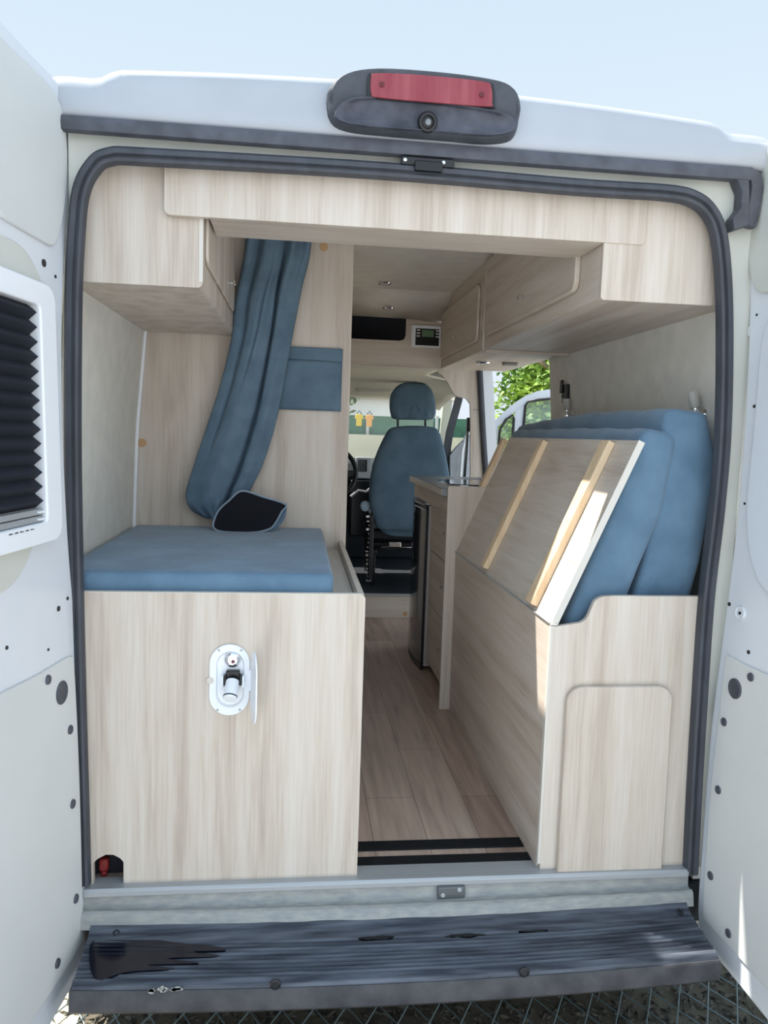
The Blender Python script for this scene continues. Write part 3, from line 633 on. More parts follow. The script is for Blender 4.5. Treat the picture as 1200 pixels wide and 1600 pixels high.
def spot(px, py, z, label, sq=False):
    p = at(px, py, 'Z', z); t = thing('downlight', label, 'light', (p.x, p.y, z-.012), 'small downlights')
    if sq: build('bezel', MB().prism('Z', [(p.x+a, p.y+b) for a, b in rr(-.035, .035, -.022, .022, .01)], z-.013, z-.0005), plain('grey_sensor_plastic', (150, 150, 148), .4), t, .003)
    else:
        build('bezel', MB().lathe((p.x, p.y, z-.0005), (0, 0, -1), [(.033, 0), (.033, .004), (.028, .009), (.022, .007), (0, .007)], 28), CHR, t)
        build('diffuser', MB().lathe((p.x, p.y, z-.0076), (0, 0, -1), [(.0205, 0), (.018, .002), (0, .003)], 24), FROST, t)
spot(601, 441, 1.8118, 'chrome round downlight in the ceiling, the nearer of the two')
spot(607, 480, 1.752, 'chrome round downlight in the ceiling, nearer the dark recess')
spot(755, 565, 1.4628, 'chrome round downlight under the farther right cupboard')
spot(797, 567, 1.4628, 'grey rectangular light under the farther right cupboard', True)

# ================================================================== OVER-CAB BULKHEAD
bk = thing('overcab_locker', 'pale wood over-cab locker front with a dark open recess', 'locker', (.2, 2.2, 1.45))
zb_, zt_ = 1.462, 1.81
ra, rb = at(635, 500, 'Y', 2.2), at(635, 533, 'Y', 2.2)
m = MB().box(-.098, .449, 2.2, 2.216, zb_, rb.z)
m.prism('Y', [(ra.x, rb.z), (.449, rb.z), (.449, 1.70), (ra.x+.02, 1.715), (ra.x, 1.715)], 2.2, 2.216)
m.prism('Y', [(ra.x-.03, rb.z), (ra.x-.008, rb.z+.008), (ra.x, rb.z+.03), (ra.x, rb.z)], 2.2, 2.216)
build('front_board', m, WX, bk, sm=False)
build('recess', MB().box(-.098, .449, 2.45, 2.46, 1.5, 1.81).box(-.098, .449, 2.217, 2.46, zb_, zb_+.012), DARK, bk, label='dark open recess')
build('cove_lining', MB().add([(-.098, 1.95, 1.811), (.449, 1.95, 1.811), (.449, 2.2, 1.70), (ra.x+.02, 2.2, 1.713), (-.098, 2.2, 1.716), (-.098, 1.95, 1.8115)], [(0, 1, 2, 3, 4)]), CEIL, bk, solid=.004)
build('bottom_lip', MB().box(-.098, .449, 2.196, 2.206, zb_-.006, zb_+.004), EDGE, bk)
cp = thing('control_panel', 'small white control panel with green screen beside the dark recess', 'control panel', tuple(at(665, 545, 'Y', 2.195)))
a = at(643, 508, 'Y', 2.199); b = at(688, 543, 'Y', 2.199)
cs = build('casing', MB().prism('Y', rr(a.x, b.x+.002, b.z-.004, a.z, .004), 2.180, 2.1995), WHITE3, cp, .003)
w = b.x-a.x; h = a.z-b.z
build('face_plate', MB().prism('Y', rr(a.x+w*.13, b.x-w*.08, b.z+h*.04, a.z-h*.16, .002), 2.178, 2.1805), BLK2, cp, label='black face plate')
build('screen', MB().prism('Y', rr(a.x+w*.34, a.x+w*.74, a.z-h*.55, a.z-h*.22, .002), 2.1765, 2.1785), LCD, cp, label='green display')
for fx, n_ in ((.16, 3), (.80, 3)):
    for k in range(n_): build('button', MB().prism('Y', rr(a.x+w*fx, a.x+w*(fx+.12), a.z-h*(.28+.14*k), a.z-h*(.21+.14*k), .001), 2.1765, 2.1785), WHITE2, cp)

# cab opening trim, step
ar = [(545, 576), (672, 579), (684, 583), (692, 588), (700, 598), (706, 610), (712, 618), (720, 621), (728, 623), (733, 630), (735, 644), (736, 800), (745, 940)]
A = [at(x, y, 'Y', 2.6) for x, y in ar]
poly = [(p.x, p.z) for p in smooth([(p.x, p.z, 0) for p in A], 3) for p in [V(p)]] if False else [(q[0], q[1]) for q in smooth([(p.x, p.z) for p in A], 3)]
xr_ = [at(x, y, 'Y', 2.6) for x, y in ((765, 940), (763, 756), (753, 640), (746, 560))]
poly = poly + [(p.x, p.z) for p in xr_] + [(.70, 1.70), (-.1, 1.70)]
struct('trim_9', MB().prism('Y', poly, 2.6, 2.62), WZ, sm=False)
struct('trim_10', MB().box(.725, at(752, 640, 'Y', 2.6).x, 2.596, 2.6, at(740, 640, 'Y', 2.6).z-.002, at(740, 640, 'Y', 2.6).z), BLK)
STEP = struct('trim_11', MB().box(-.1, .72, 2.77, 2.785, 0, .135), WX)
struct('trim_12', MB().box(-.1, .72, 2.762, 2.80, .135, .143), ALU, bevel=.002)
p_ = at(633, 959, 'Y', 2.77)
build('screw_cap', MB().lathe((p_.x, 2.7695, p_.z), (0, -1, 0), [(.014, 0), (.014, .0015), (0, .002)], 20), COPP, STEP)
# side door jamb and its seal
jb = [at(x, y, 'Y', 2.6) for x, y in ((752, 578), (753, 640), (757, 700), (762, 756), (768, 860))]
jr = [at(x, y, 'Y', 2.6) for x, y in ((768, 575), (772, 640), (775, 700), (777, 756), (782, 860))]
poly = [(p.x, p.z) for p in jb] + [(p.x+.005, p.z) for p in reversed(jr)]
struct('trim_13', MB().prism('Y', [(poly[0][0], 1.8), *poly[:5], (poly[4][0], -.06), (poly[5][0], -.06), *poly[5:], (poly[-1][0], 1.8)], 2.605, 2.66), WHITE)
sl = [at(x, y, 'Y', 2.59) for x, y in ((749, 560), (751, 600), (754, 660), (757, 710), (761, 760), (768, 860))]
struct('trim_14', MB().sweep(sl, circ(.017, 10, 1, 1)), RUB)
struct('trim_15', MB().box(.775, .90, .9, 2.66, 1.62, 1.86), WHITE)      # rail above the side door
struct('trim_16', MB().box(.76, .93, 1.5, 2.66, -.06, -.005), ALU)

# ================================================================== BENCH, RIGHT
be = thing('bench_box', 'pale wood bench box along the right side with an access door at its end', 'bench', (.6, .6, 0))
prf = [at(x, y, 'Y', .03) for x, y in ((862, 978), (905, 972), (914, 966), (921, 953), (928, 938), (940, 931), (960, 930), (1100, 931))]
pz = [(p.x, p.z) for p in prf]; pz = [(pz[0][0], pz[0][1]-.006), (pz[0][0]+.006, pz[0][1])] + [tuple(q) for q in smooth(pz[1:6], 4)] + pz[6:]
pz[-1] = (.775, pz[-1][1])
ep = [(.366, 0.004)] + pz + [(.775, .004)]
build('end_panel', MB().prism('Y', ep, .022, .037), WZ, be, .0012, label='end panel with a stepped top edge')
build('side_panel', MB().box(.360, .3755, .0375, 1.198, 0, .650), WY, be, .001)
build('inner_board', MB().box(.376, .80, .04, 1.18, .60, .615), WY, be)
build('rear_board', MB().box(.376, .79, 1.18, 1.198, .0, .60), WZ, be)
build('side_edging', MB().box(.359, .3765, .022, 1.198, .650, .6535), EDGE, be)
build('edge_strip', MB().box(.3585, .3725, .0225, .0375, .02, .648), EDGE, be, .001, label='pale strip on the near edge')
a = at(870, 1368, 'Y', .008); b = at(1033, 1368, 'Y', .008); c = at(1050, 1110, 'Y', .008); d = at(877, 1110, 'Y', .008); t_ = at(960, 1073, 'Y', .008)
poly = [(a.x, a.z+.002), (b.x, a.z+.0), (c.x, t_.z-.045)] + [(c.x-.04+.04*cos(q), t_.z-.04+.04*sin(q)) for q in [pi/2*k/8 for k in range(9)]] + [(a.x+.04-.04*sin(q), t_.z-.04+.04*cos(q)) for q in [pi/2*k/8 for k in range(9)]]
build('access_door', MB().prism('Y', poly, .006, .0205), WZ, be, .0035, 3, label='loose access panel with rounded top corners')

bo = thing('bed_board', 'pale wood bed board with three pine battens leaning on the bench', 'board', (.37, .6, .654))
B0 = V((.362, 0, .655)); B1 = V((.560, 0, 1.118)); bd = (B1-B0).normalized(); bn = V((-bd.z, 0, bd.x))   # outward (to the aisle)
Lb = (B1-B0).length; th = .017
def bp(u, y, o): return B0 + bd*u + bn*o + V((0, y, 0))
build('panel', MB().slab([bp(0, .028, 0), bp(Lb, .028, 0), bp(Lb, 1.2, 0), bp(0, 1.2, 0)], bn*-th), WY, bo, .001)
build('panel_edging', MB().slab([bp(0, .0265, .0003), bp(Lb+.001, .0265, .0003), bp(Lb+.001, .0279, .0003), bp(0, .0279, .0003)], bn*-(th+.0006)), plain('light_edging', (204, 199, 190), .5), bo)
def onb(x, y): 
    p = atp(x, y, B0, bn); return ((p-B0).dot(bd), p.y)
for (t0, t1, b0, b1) in (((790, 687), (802.6, 689), (711, 855), (720, 857)), ((846, 690), (860.7, 692), (762.3, 891.5), (773, 896)), ((944, 690), (961, 695), (834, 946), (850, 954))):
    q0, q1, q2, q3 = onb(*t0), onb(*t1), onb(*b0), onb(*b1)
    ut = min(Lb-.006, (q0[0]+q1[0])/2); ub = (q2[0]+q3[0])/2; yf = (q0[1]+q2[1])/2; yn = (q1[1]+q3[1])/2
    yn = yf - (.056 if t0[0] > 900 else .042)
    build('batten', MB().slab([bp(ub, yn, 0.0003), bp(ut, yn, .0003), bp(ut, yf, .0003), bp(ub, yf, .0003)], bn*.020), PINE, bo, .002, label='rough pine batten')
build('hinge_strip', MB().box(.3555, .372, .03, 1.2, .6536, .6556), ALU, bo)

def cushion(name, prof, y0, y1, label, rad=.020, zip_=None):
    m = MB(); n = 8
    # rounded profile prism with softly bulged ends
    poly = prof; N_ = len(poly); cx = sum(p[0] for p in poly)/N_; cz = sum(p[1] for p in poly)/N_
    steps = []
    for k in range(n+1):
        a = pi/2*k/n; steps.append((y0 + rad*(1-sin(a)), 1, -rad*(1-cos(pi/2-a)) ))
    def inset(d):
        out = []
        for i in range(N_):
            p0 = V((*poly[i-1], 0)); p1 = V((*poly[i], 0)); p2 = V((*poly[(i+1) % N_], 0)); t = (p2-p0).normalized(); nn_ = V((-t.y, t.x, 0))
            out.append((p1.x+nn_.x*d, p1.y+nn_.y*d))
        return out
    area = sum(poly[i][0]*poly[(i+1) % N_][1]-poly[(i+1) % N_][0]*poly[i][1] for i in range(N_)); sg = 1 if area > 0 else -1
    seq = []
    for k in range(n+1):
        a = pi/2*k/n; seq.append((y0 + rad*(1-sin(a)), rad*(1-cos(a))*0 + rad*(1-sin(pi/2-0)*1)*0 + rad*(1-sqrt(max(0, 1-(1-sin(a))**2)))))
    K = 18
    body = [(y0+rad+(y1-y0-2*rad)*k/K, -.004*sin(pi*k/K)-.002*sin(k*1.9)) for k in range(1, K)]
    # near end: sweep inset from rad to 0
    near = [(y0 + rad*(1-cos(pi/2*k/n)), rad*(1-sin(pi/2*k/n))) for k in range(n+1)]
    far = [(y1 - (y-y0), d) for y, d in reversed(near)]
    seq = near + body + far; rings = []
    for y, d in seq: rings.append([V((x, y, z)) for x, z in inset(sg*d)])
    m.v = [p for r_ in rings for p in r_]
    m.f = [(j*N_+i, j*N_+(i+1) % N_, (j+1)*N_+(i+1) % N_, (j+1)*N_+i) for j in range(len(rings)-1) for i in range(N_)]
    # bulged end caps
    for j, yy, s_ in ((0, y0, -1), (len(rings)-1, y1, 1)):
        R = rings[j]; c = sum(R, V())/N_; base = len(m.v); prevb = j*N_
        for k in range(1, 5):
            f = 1-k/4.2; m.v += [c+(p-c)*f+V((0, s_*.007*(1-f*f), 0)) for p in R]
            m.f += [(prevb+i, prevb+(i+1) % N_, base+(i+1) % N_, base+i) for i in range(N_)]; prevb = base; base = len(m.v)
        m.f.append(tuple(range(prevb, prevb+N_)))
    return m
def rpoly(pts, r, n=6):                   # round every corner of a polygon
    out = []; N_ = len(pts)
    for i in range(N_):
        p0, p1, p2 = V((*pts[i-1], 0)), V((*pts[i], 0)), V((*pts[(i+1) % N_], 0)); rr_ = r[i] if isinstance(r, (list, tuple)) else r
        a = (p0-p1).normalized(); b = (p2-p1).normalized(); ang = a.angle(b); t = rr_/math.tan(ang/2)
        t = min(t, (p0-p1).length*.45, (p2-p1).length*.45)
        s0 = p1+a*t; s1 = p1+b*t
        for k in range(n+1):
            f = k/n; q = s0*(1-f)**2 + p1*2*f*(1-f) + s1*f*f; out.append((q.x, q.y))
    # add points along straight runs
    res = []
    for i, p in enumerate(out):
        q = out[(i+1) % len(out)]; res.append(p); L_ = math.hypot(q[0]-p[0], q[1]-p[1])
        k = int(L_/.03)
        for j in range(1, k): res.append((p[0]+(q[0]-p[0])*j/k, p[1]+(q[1]-p[1])*j/k))
    return res
c1 = thing('seat_cushion', 'smaller blue suede cushion standing right behind the wooden bed board', 'cushion', (.55, .6, .62), 'blue bed cushions')
pr1 = rpoly([(.402, .617), (.547, .617), (.600, .78), (.655, .93), (.686, 1.137), (.592, 1.152)], [.035, .035, .1, .1, .035, .035])
build('cover', cushion('x', pr1, .065, 1.27, ''), BLUE, c1, ang=180)
p = at(1045, 679, 'Y', .09); build('zip_pull', MB().box(p.x-.004, p.x+.003, .083, .088, p.z-.004, p.z+.004), WHITE3, c1, .001, label='white zip end')
c2 = thing('seat_cushion', 'larger blue suede cushion against the right wall, zip along its edge', 'cushion', (.7, .7, .62), 'blue bed cushions')
pr2 = rpoly([(.575, .620), (.735, .620), (.775, .80), (.800, 1.00), (.797, 1.09), (.765, 1.195), (.65, 1.205), (.62, .80)], [.03, .03, .1, .1, .06, .035, .035, .1])
def c2fn():
    m = cushion('x', pr2, .075, 1.42, '')
    for p in m.v:                          # top drops towards the far end
        if p.z > .8: p.z -= .03*max(0, (p.y-.6)/.8)**1.2*(p.z-.8)/.4
    return m
build('cover', c2fn(), BLUE, c2, ang=180)
zp = [at(x, y, 'Y', .088) for x, y in ((1092, 648), (1100, 662), (1106, 680), (1111, 700), (1114, 716))]
build('zip', MB().tube([(p.x-.002, .098, p.z) for p in zp], .0025, 8), WHITE3, c2, label='white zip tape')
p = zp[-1]; build('zip_slider', MB().box(p.x-.006, p.x+.002, .09, .1, p.z-.014, p.z+.008), WHITE3, c2, .001)

# wall fittings
def readlamp(px, py, lab, tilt=0):
    p = at(px, py, 'X', .80); p.x = wx(p.z)-.028
    t = thing('reading_lamp', lab, 'lamp', tuple(p+V((0, 0, -.03))), 'chrome wall reading lamps')
    ax = V((-.12, tilt, 1)).normalized()
    build('lamp_holder', MB().lathe(p-ax*.028, ax, [(.008, 0), (.012, .002), (.012, .016), (.009, .02), (.009, .028)], 18), CHR, t)
    build('lamp_shade', MB().lathe(p, ax, [(.012, 0), (.0135, .002), (.0145, .044), (.0125, .046), (.0, .046)], 18), FROST, t, label='clear cylindrical glass')
    build('bracket', MB().cyl(p-ax*.016, V((wx(p.z)+.002, p.y, p.z-.016)), .006, 12).lathe((wx(p.z-.016)+.001, p.y, p.z-.016), (-1, 0, 0), [(.016, 0), (.016, .004), (.012, .006), (0, .006)], 20), CHR, t)
    return t
readlamp(886, 641, 'chrome reading lamp on the right wall near the side door opening')
readlamp(1086, 638, 'chrome reading lamp on the right wall above the larger cushion', .25)
so = at(879, 614, 'X', .80); so.x = wx(so.z)
t = thing('wall_bracket', 'small black bracket on the right wall above the farther reading lamp', 'bracket', tuple(so+V((0, 0, -.03))))
build('plate', MB().box(so.x-.014, so.x+.001, so.y-.03, so.y+.03, so.z-.04, so.z+.035), BLK, t, .004)
build('lever', MB().box(so.x-.022, so.x-.014, so.y+.012, so.y+.04, so.z+.0, so.z+.055), BLK2, t, .003)
build('pin', MB().cyl((so.x-.014, so.y+.015, so.z-.012), (so.x-.022, so.y+.015, so.z-.012), .006), CHR, t)

# ================================================================== KITCHEN
ki = thing('kitchen_unit', 'pale wood kitchen cabinet with drawers behind the bench', 'cabinet', (.55, 1.5, 0))
build('end_panel', MB().prism('Y', rr(.319, .82, 0, .917, (0, 0, 0, .008)), 1.2005, 1.218), WZ, ki, .001, label='tall end panel facing the rear doors')
build('end_rail', MB().box(.319, .3595, 1.1985, 1.2005, 0, .65), WZ, ki)
build('carcass', MB().box(.362, .82, 1.2185, 1.705, .05, .865), WY, ki)
build('rear_carcass', MB().box(.40, .82, 2.136, 2.152, .0, .865), WZ, ki)
build('apron', MB().box(.330, .362, 1.2185, 2.15, .80, .872), WY, ki, .001)
zs = [.055, .335, .585, .795]
for i in range(3):
    dr = build('drawer', MB().prism('X', rr(1.225, 1.70, zs[i]+.003, zs[i+1]-.003, .004, 3), .346, .3618), WY, ki, .0015)
    build('drawer_edge', MB().box(.3455, .3475, 1.225, 1.70, zs[i+1]-.006, zs[i+1]-.0032), EDGE, dr)
    knob(dr, (.346, 1.33, (zs[i]+zs[i+1])/2+.02), (-1, 0, 0))
wt = thing('worktop', 'grey worktop with dark glass sink lid on the kitchen cabinet', 'worktop', (.55, 1.7, .873))
build('slab', MB().prism('Z', rr(.300, .84, 1.219, 2.16, (.0, .0, .0, .03), 6), .873, .905), GREYTOP, wt, .003)
build('worktop_edging', MB().box(.2985, .300, 1.221, 2.13, .877, .901), EDGE, wt)
build('sink_lid', MB().prism('Z', rr(.37, .72, 1.40, 1.78, .08, 8), .9052, .912), plain('smoked_glass', (52, 62, 78), .08), wt, .003, label='smoked glass sink lid')
build('sink_rim', MB().ring([(x, y, .905) for x, y in rr(.362, .728, 1.392, 1.788, .085, 8)], [(x, y, .905) for x, y in rr(.37, .72, 1.40, 1.78, .08, 8)], V((0, 0, .004))), CHR, wt)
fr = thing('fridge', 'slim black fridge with curved door under the worktop', 'fridge', (.5, 1.9, .02))
build('cabinet', MB().box(.3352, .80, 1.712, 2.13, .02, .79), plain('fridge_side_grey', (176, 166, 160), .4), fr, .003)
def fd(n=14):
    pts = []
    for k in range(n+1):
        y = 1.714 + .414*k/n; pts.append((.322 - .020*sin(pi*k/n), y))
    return pts + [(.331, 2.128), (.331, 1.714)]
build('door', MB().prism('Z', fd(), .028, .772), plain('gloss_black_door', (26, 31, 38), .16, coat=.5), fr, .003, label='glossy black curved door')
build('door_seal', MB().box(.3312, .335, 1.716, 2.126, .03, .77), BLK, fr)
for z in (.782, .012): build('hinge_cap', MB().prism('Z', [(x, y) for x, y in fd()], z-.010, z+.010), BLK2, fr, .003)
build('top_hinge', MB().box(.325, .37, 1.716, 1.76, .792, .799), CHR, fr, .002)

# anti-slip strips
for i, (ya, yb, za, zb2) in enumerate(((1311, 1325, 0, 0), (1335, 1348, 0, 0))):
    y0_ = at(690, yb, 'Z', .004).y; y1_ = at(690, ya, 'Z', .004).y
    m = MB().box(-.108, .3585, y0_, y1_, .0004, .003)
    for k in range(7):
        yy = y0_ + (y1_-y0_)*(k+.5)/7; m.box(-.108, .3585, yy-.0016, yy+.0016, .003, .0046)
    tag(build('grip_strip', m, plain('black_ribbed_rubber', (16, 18, 22), .6)), ('farther black ribbed anti-slip strip across the aisle floor' if i == 0 else 'nearer black ribbed anti-slip strip, beside the aluminium sill'), 'floor strip', 'anti-slip strips')

# ================================================================== CAB
struct('cab_floor', MB().box(-.9, .95, 2.786, 4.3, .10, .13), CARP)
m = MB()
def hl_(u, v): y = 2.218+1.65*v; x = (-1+2*u)*(.44+.32*min(1, max(0, (y-2.55)/.15))); return V((x, y, 1.459-.35*max(0, v-.70)**1.3 - .44*max(0, abs(x)-.45)**1.5))
struct('cab_ceiling', MB().grid(hl_, 30, 20), HEADL, solid=.01, ang=80)
struct('cab_roof', MB().grid(lambda u, v: (lambda p: V((p.x*1.15 if p.y > 2.66 else p.x, max(p.y, 2.64), p.z+.06)))(hl_(u, v)), 30, 30), WHITE, solid=.01, ang=80)
struct('cab_wall_left', MB().box(-.94, -.90, 2.76, 4.3, .0, .95), CARP)
# windscreen
wsT, wsB = (3.80, 1.42), (4.45, .90)
struct('window_1', MB().add([(-.72, wsT[0], wsT[1]), (.72, wsT[0], wsT[1]), (.80, wsB[0], wsB[1]), (-.80, wsB[0], wsB[1])], [(0, 1, 2, 3)]), GLASS, solid=.004)
struct('trim_17', MB().sweep([at(x, y, 'Y', 3.9) for x, y in ((700, 600), (699, 625), (695, 660), (691, 700), (690, 740))], [(-.035, -.02), (.03, -.02), (.03, .02), (-.035, .02)], up=(0, -1, 0)), plain('pillar_trim', (196, 198, 182), .6))
struct('trim_18', MB().sweep([at(x, y, 'Y', 3.5) for x, y in ((718, 600), (716, 624), (709, 650), (702, 675), (698, 700), (699, 740), (700, 800))], [(-.028, -.015), (.022, -.015), (.022, .015), (-.028, .015)], up=(0, -1, 0)), RUB)
# sun visors
for px, lab in (((556, 612), 'grey sun visor folded up above the windscreen, left of the headrest'), ((662, 700), 'grey sun visor partly behind the headrest')):
    a = at(px[0], 598, 'Y', 3.6); b = at(px[1], 614, 'Y', 3.6)
    t = thing('sun_visor', lab, 'sun visor', ((a.x+b.x)/2, 3.6, b.z), 'cab sun visors')
    build('visor_board', MB().prism('Y', rr(a.x, b.x, b.z, a.z, .02), 3.60, 3.62), plain('visor_grey', (190, 190, 180), .8), t, .006, 3)
    build('pivot', MB().cyl((a.x-.01, 3.61, a.z-.008), (a.x+.04, 3.61, a.z-.008), .008), CARP, t)
# dashboard
da = thing('dashboard', 'dark dashboard with silver air vent surround left of the seat', 'dashboard', (0, 4.0, .2))
build('dash_body', MB().prism('X', [(3.98, .55), (3.95, .80), (4.02, .90), (4.45, .92), (4.45, .13), (4.2, .13), (4.15, .5)], -.85, .85), CARP, da, .02, 3)
a = at(556, 714, 'Y', 3.92); b = at(580, 748, 'Y', 3.92)
vn = build('vent_surround', MB().prism('Y', rr(a.x, b.x, b.z, a.z, .012), 3.92, 3.96), plain('silver_trim', (190, 194, 198), .35, .3), da, .004, label='silver surround')
a = at(560, 718, 'Y', 3.915); b = at(573, 737, 'Y', 3.915)
build('vent_grille', MB().prism('Y', rr(a.x, b.x, b.z, a.z, .004), 3.912, 3.922), BLK2, vn)
for k in range(4): build('vent_fin', MB().box(a.x+(b.x-a.x)*(k+.7)/5, a.x+(b.x-a.x)*(k+.9)/5, 3.906, 3.913, b.z+.004, a.z-.004), ALU, vn)
a = at(556, 750, 'Y', 3.9); b = at(582, 770, 'Y', 3.9)
build('console', MB().box(a.x-.04, b.x, 3.86, 3.99, a.z-.42, a.z), BLK2, da, .01)
build('console_trim', MB().tube([at(548, 776, 'Y', 3.85), at(560, 766, 'Y', 3.85), at(572, 768, 'Y', 3.85), at(580, 762, 'Y', 3.85)], .010, 8), ALU, da, label='curved silver console trim')
st = thing('steering_wheel', 'black steering wheel glimpsed beside the wood partition', 'steering wheel', tuple(at(500, 740, 'Y', 3.65)))
c = at(515, 738, 'Y', 3.65); R_ = at(556, 738, 'Y', 3.65).x - c.x
build('rim', MB().tube([c + V((R_*cos(a), .28*R_*sin(a), R_*.95*sin(a))) for a in [2*pi*k/40 for k in range(40)]], .017, 10, True), BLK, st)
build('spokes', MB().box(c.x-R_, c.x+R_, c.y-.01, c.y+.01, c.z-.03, c.z+.02), BLK, st, .006)
build('hub', MB().lathe(c, (0, -1, .28), [(.09, -.03), (.09, .0), (.07, .02), (0, .025)], 24), BLK, st)
# seat
se = thing('front_seat', 'cab seat in a blue fitted cover seen from behind', 'seat', (.44, 3.2, .13))
bo_ = smooth([tuple(at(x, y, 'Y', 3.1)) for x, y in ((618, 667), (645, 665), (674, 667), (684, 673), (690, 690), (696, 715), (701, 745), (703, 775), (704, 810), (700, 826), (670, 828), (630, 828), (592, 826), (584, 812), (577, 785), (578, 750), (584, 722), (593, 698), (603, 678), (609, 670))], 3, True)
bc = sum([V(p) for p in bo_], V())/len(bo_)
build('backrest', MB().pillow(bo_, bc, (0, -.075, 0), (0, .07, 0), 10, 3), BLUE3, se, ang=180)
lo_ = smooth([tuple(at(x, y, 'Y', 3.14)) for x, y in ((592, 812), (640, 812), (700, 812), (704, 826), (698, 838), (640, 838), (606, 836), (594, 828))], 3, True)
build('lower_cover', MB().pillow(lo_, sum([V(p) for p in lo_], V())/len(lo_), (0, -.05, 0), (0, .08, 0), 6, 3), BLUE3, se, ang=180)
ho = smooth([tuple(at(x, y, 'Y', 3.12)) for x, y in ((625, 600), (644, 598), (662, 600), (673, 609), (678, 625), (680, 640), (678, 652), (670, 656), (644, 656), (617, 655), (611, 648), (609, 632), (612, 614))], 3, True)
hc = sum([V(p) for p in ho], V())/len(ho)
hm = MB().pillow(ho, hc, (0, -.065, 0), (0, .06, 0), 10, 3)
for p in hm.v:
    if p.z < hc.z: p.y += .012*sin((p.x-hc.x)*130)*min(1, (hc.z-p.z)/.09)*(1-abs(p.x-hc.x)/.16)
hr = build('headrest', hm, BLUE3, se, ang=180)
for x in (621.5, 664.5): build('headrest_post', MB().cyl(at(x, 650, 'Y', 3.12), at(x, 672, 'Y', 3.12), .007), BLK, se)
ct = at(640, 832, 'Y', 3.3); zf = .13
sc = build('seat_base', MB().box(.20, .70, 3.15, 3.65, .42, .50).box(.20, .70, 3.22, 3.60, .36, .42), CARP, se, .02)
fr_ = MB()
for x in (.225, .67):
    fr_.box(x-.02, x+.02, 3.12, 3.6, .33, .37)
    for y in (3.14, 3.58): fr_.box(x-.014, x+.014, y-.014, y+.014, .13, .34)
    fr_.box(x-.012, x+.012, 3.14, 3.58, .14, .16)
fr_.box(.22, .67, 3.13, 3.15, .395, .41).tube([(.23, 3.12, .37), (.45, 3.11, .375), (.67, 3.12, .37)], .008, 8)
build('seat_frame', fr_, BLK2, se, .003, label='black metal seat frame')
m = MB(); rnd = random.Random(5)
for k in range(16): 
    z = .16+k*.028; m.box(.172+rnd.uniform(-.01, .01), .20+rnd.uniform(0, .01), 3.06, 3.09, z, z+rnd.uniform(.008, .02))
build('recline_mechanism', m, CHR, se, .002, label='small metal mechanism down the left side')
build('side_cover', MB().prism('X', [(3.05, .18), (3.05, .60), (3.3, .64), (3.4, .4), (3.3, .18)], .185, .215), BLK, se, .006)
p = at(571, 791, 'Y', 3.1); build('armrest_pivot', MB().pillow([p+V((.035*cos(a), 0, .035*sin(a))) for a in [2*pi*k/16 for k in range(16)]], p, (0, -.02, 0), (0, .03, 0), 5), plain('pale_blue_cap', (150, 172, 190), .5), se, label='pale blue cap on the side of the seat')
p = at(617, 849, 'Y', 3.11); build('latch_plate', MB().box(p.x-.04, p.x+.04, 3.1, 3.12, p.z-.025, p.z+.01).box(p.x-.09, p.x+.18, 3.112, 3.12, p.z-.03, p.z-.022), CHR, se, .004, label='bright metal latch')
# seat belt
sb = thing('seat_belt', 'black seat belt hanging from its guide beside the cab door', 'seat belt', tuple(at(728, 760, 'Y', 2.9)))
build('strap', MB().sweep([at(x, y, 'Y', 2.9) for x, y in ((731, 664), (729, 700), (726, 740), (723, 775), (720, 900))], [(-.004, -.022), (.004, -.022), (.004, .022), (-.004, .022)], up=(0, -1, 0)), BLK, sb)
p = at(732, 664, 'Y', 2.88); build('guide', MB().box(p.x-.012, p.x+.014, 2.86, 2.90, p.z-.04, p.z+.045), BLK2, sb, .006)
# cab side under the door window (white door aperture, silver card)
struct('wall_cab_right', MB().prism('Y', [(at(x, y, 'Y', 3.45).x, at(x, y, 'Y', 3.45).z) for x, y in ((703, 712), (712, 700), (722, 690), (731, 682), (740, 676), (740, 1000), (703, 1000))], 3.45, 3.5), plain('door_aperture_grey', (170, 174, 180), .4, var=.1, vs=18), bevel=.004)
struct('trim_19', MB().sweep([at(x, y, 'Y', 3.40) for x, y in ((738, 668), (728, 682), (722, 705), (719, 750), (718, 800))], circ(.012, 8)), WHITE)
# cab door swung open outside
DC = (V((1.0, 4.0, 0)), V((.93, -.36, 0)).normalized()); nC = V((-DC[1].y, DC[1].x, 0))
def dc(x, y): p = atp(x, y, DC[0], nC); return (p-DC[0]).dot(DC[1]), p.z
def dcp(u, z, o=0): return DC[0] + DC[1]*u + V((0, 0, z)) + nC*o
cdr = thing('cab_door', 'white front passenger door standing open outside the side opening', 'van door', tuple(dcp(.4, -.1)))
sil = smooth([dc(x, y) for x, y in ((758, 690), (766, 668), (776, 655), (790, 641), (806, 628), (822, 618), (840, 611), (860, 608), (890, 607))], 4)
u0c, u1c = sil[0][0], sil[-1][0]+.22
zt2 = sil[-1][1]
qg = smooth([dc(x, y) for x, y in ((776, 700), (778, 672), (786, 658), (797, 647), (803, 648), (801, 670), (797, 700))], 4)
wg = [dc(815, 720), dc(816, 690), dc(821, 632)] + smooth([dc(x, y) for x, y in ((823, 627), (836, 623), (860, 622), (890, 621))], 3) + [(u1c-.07, dc(880, 621)[1]-.01), (u1c-.07, dc(815, 720)[1])]
zbelt = dc(815, 720)[1]
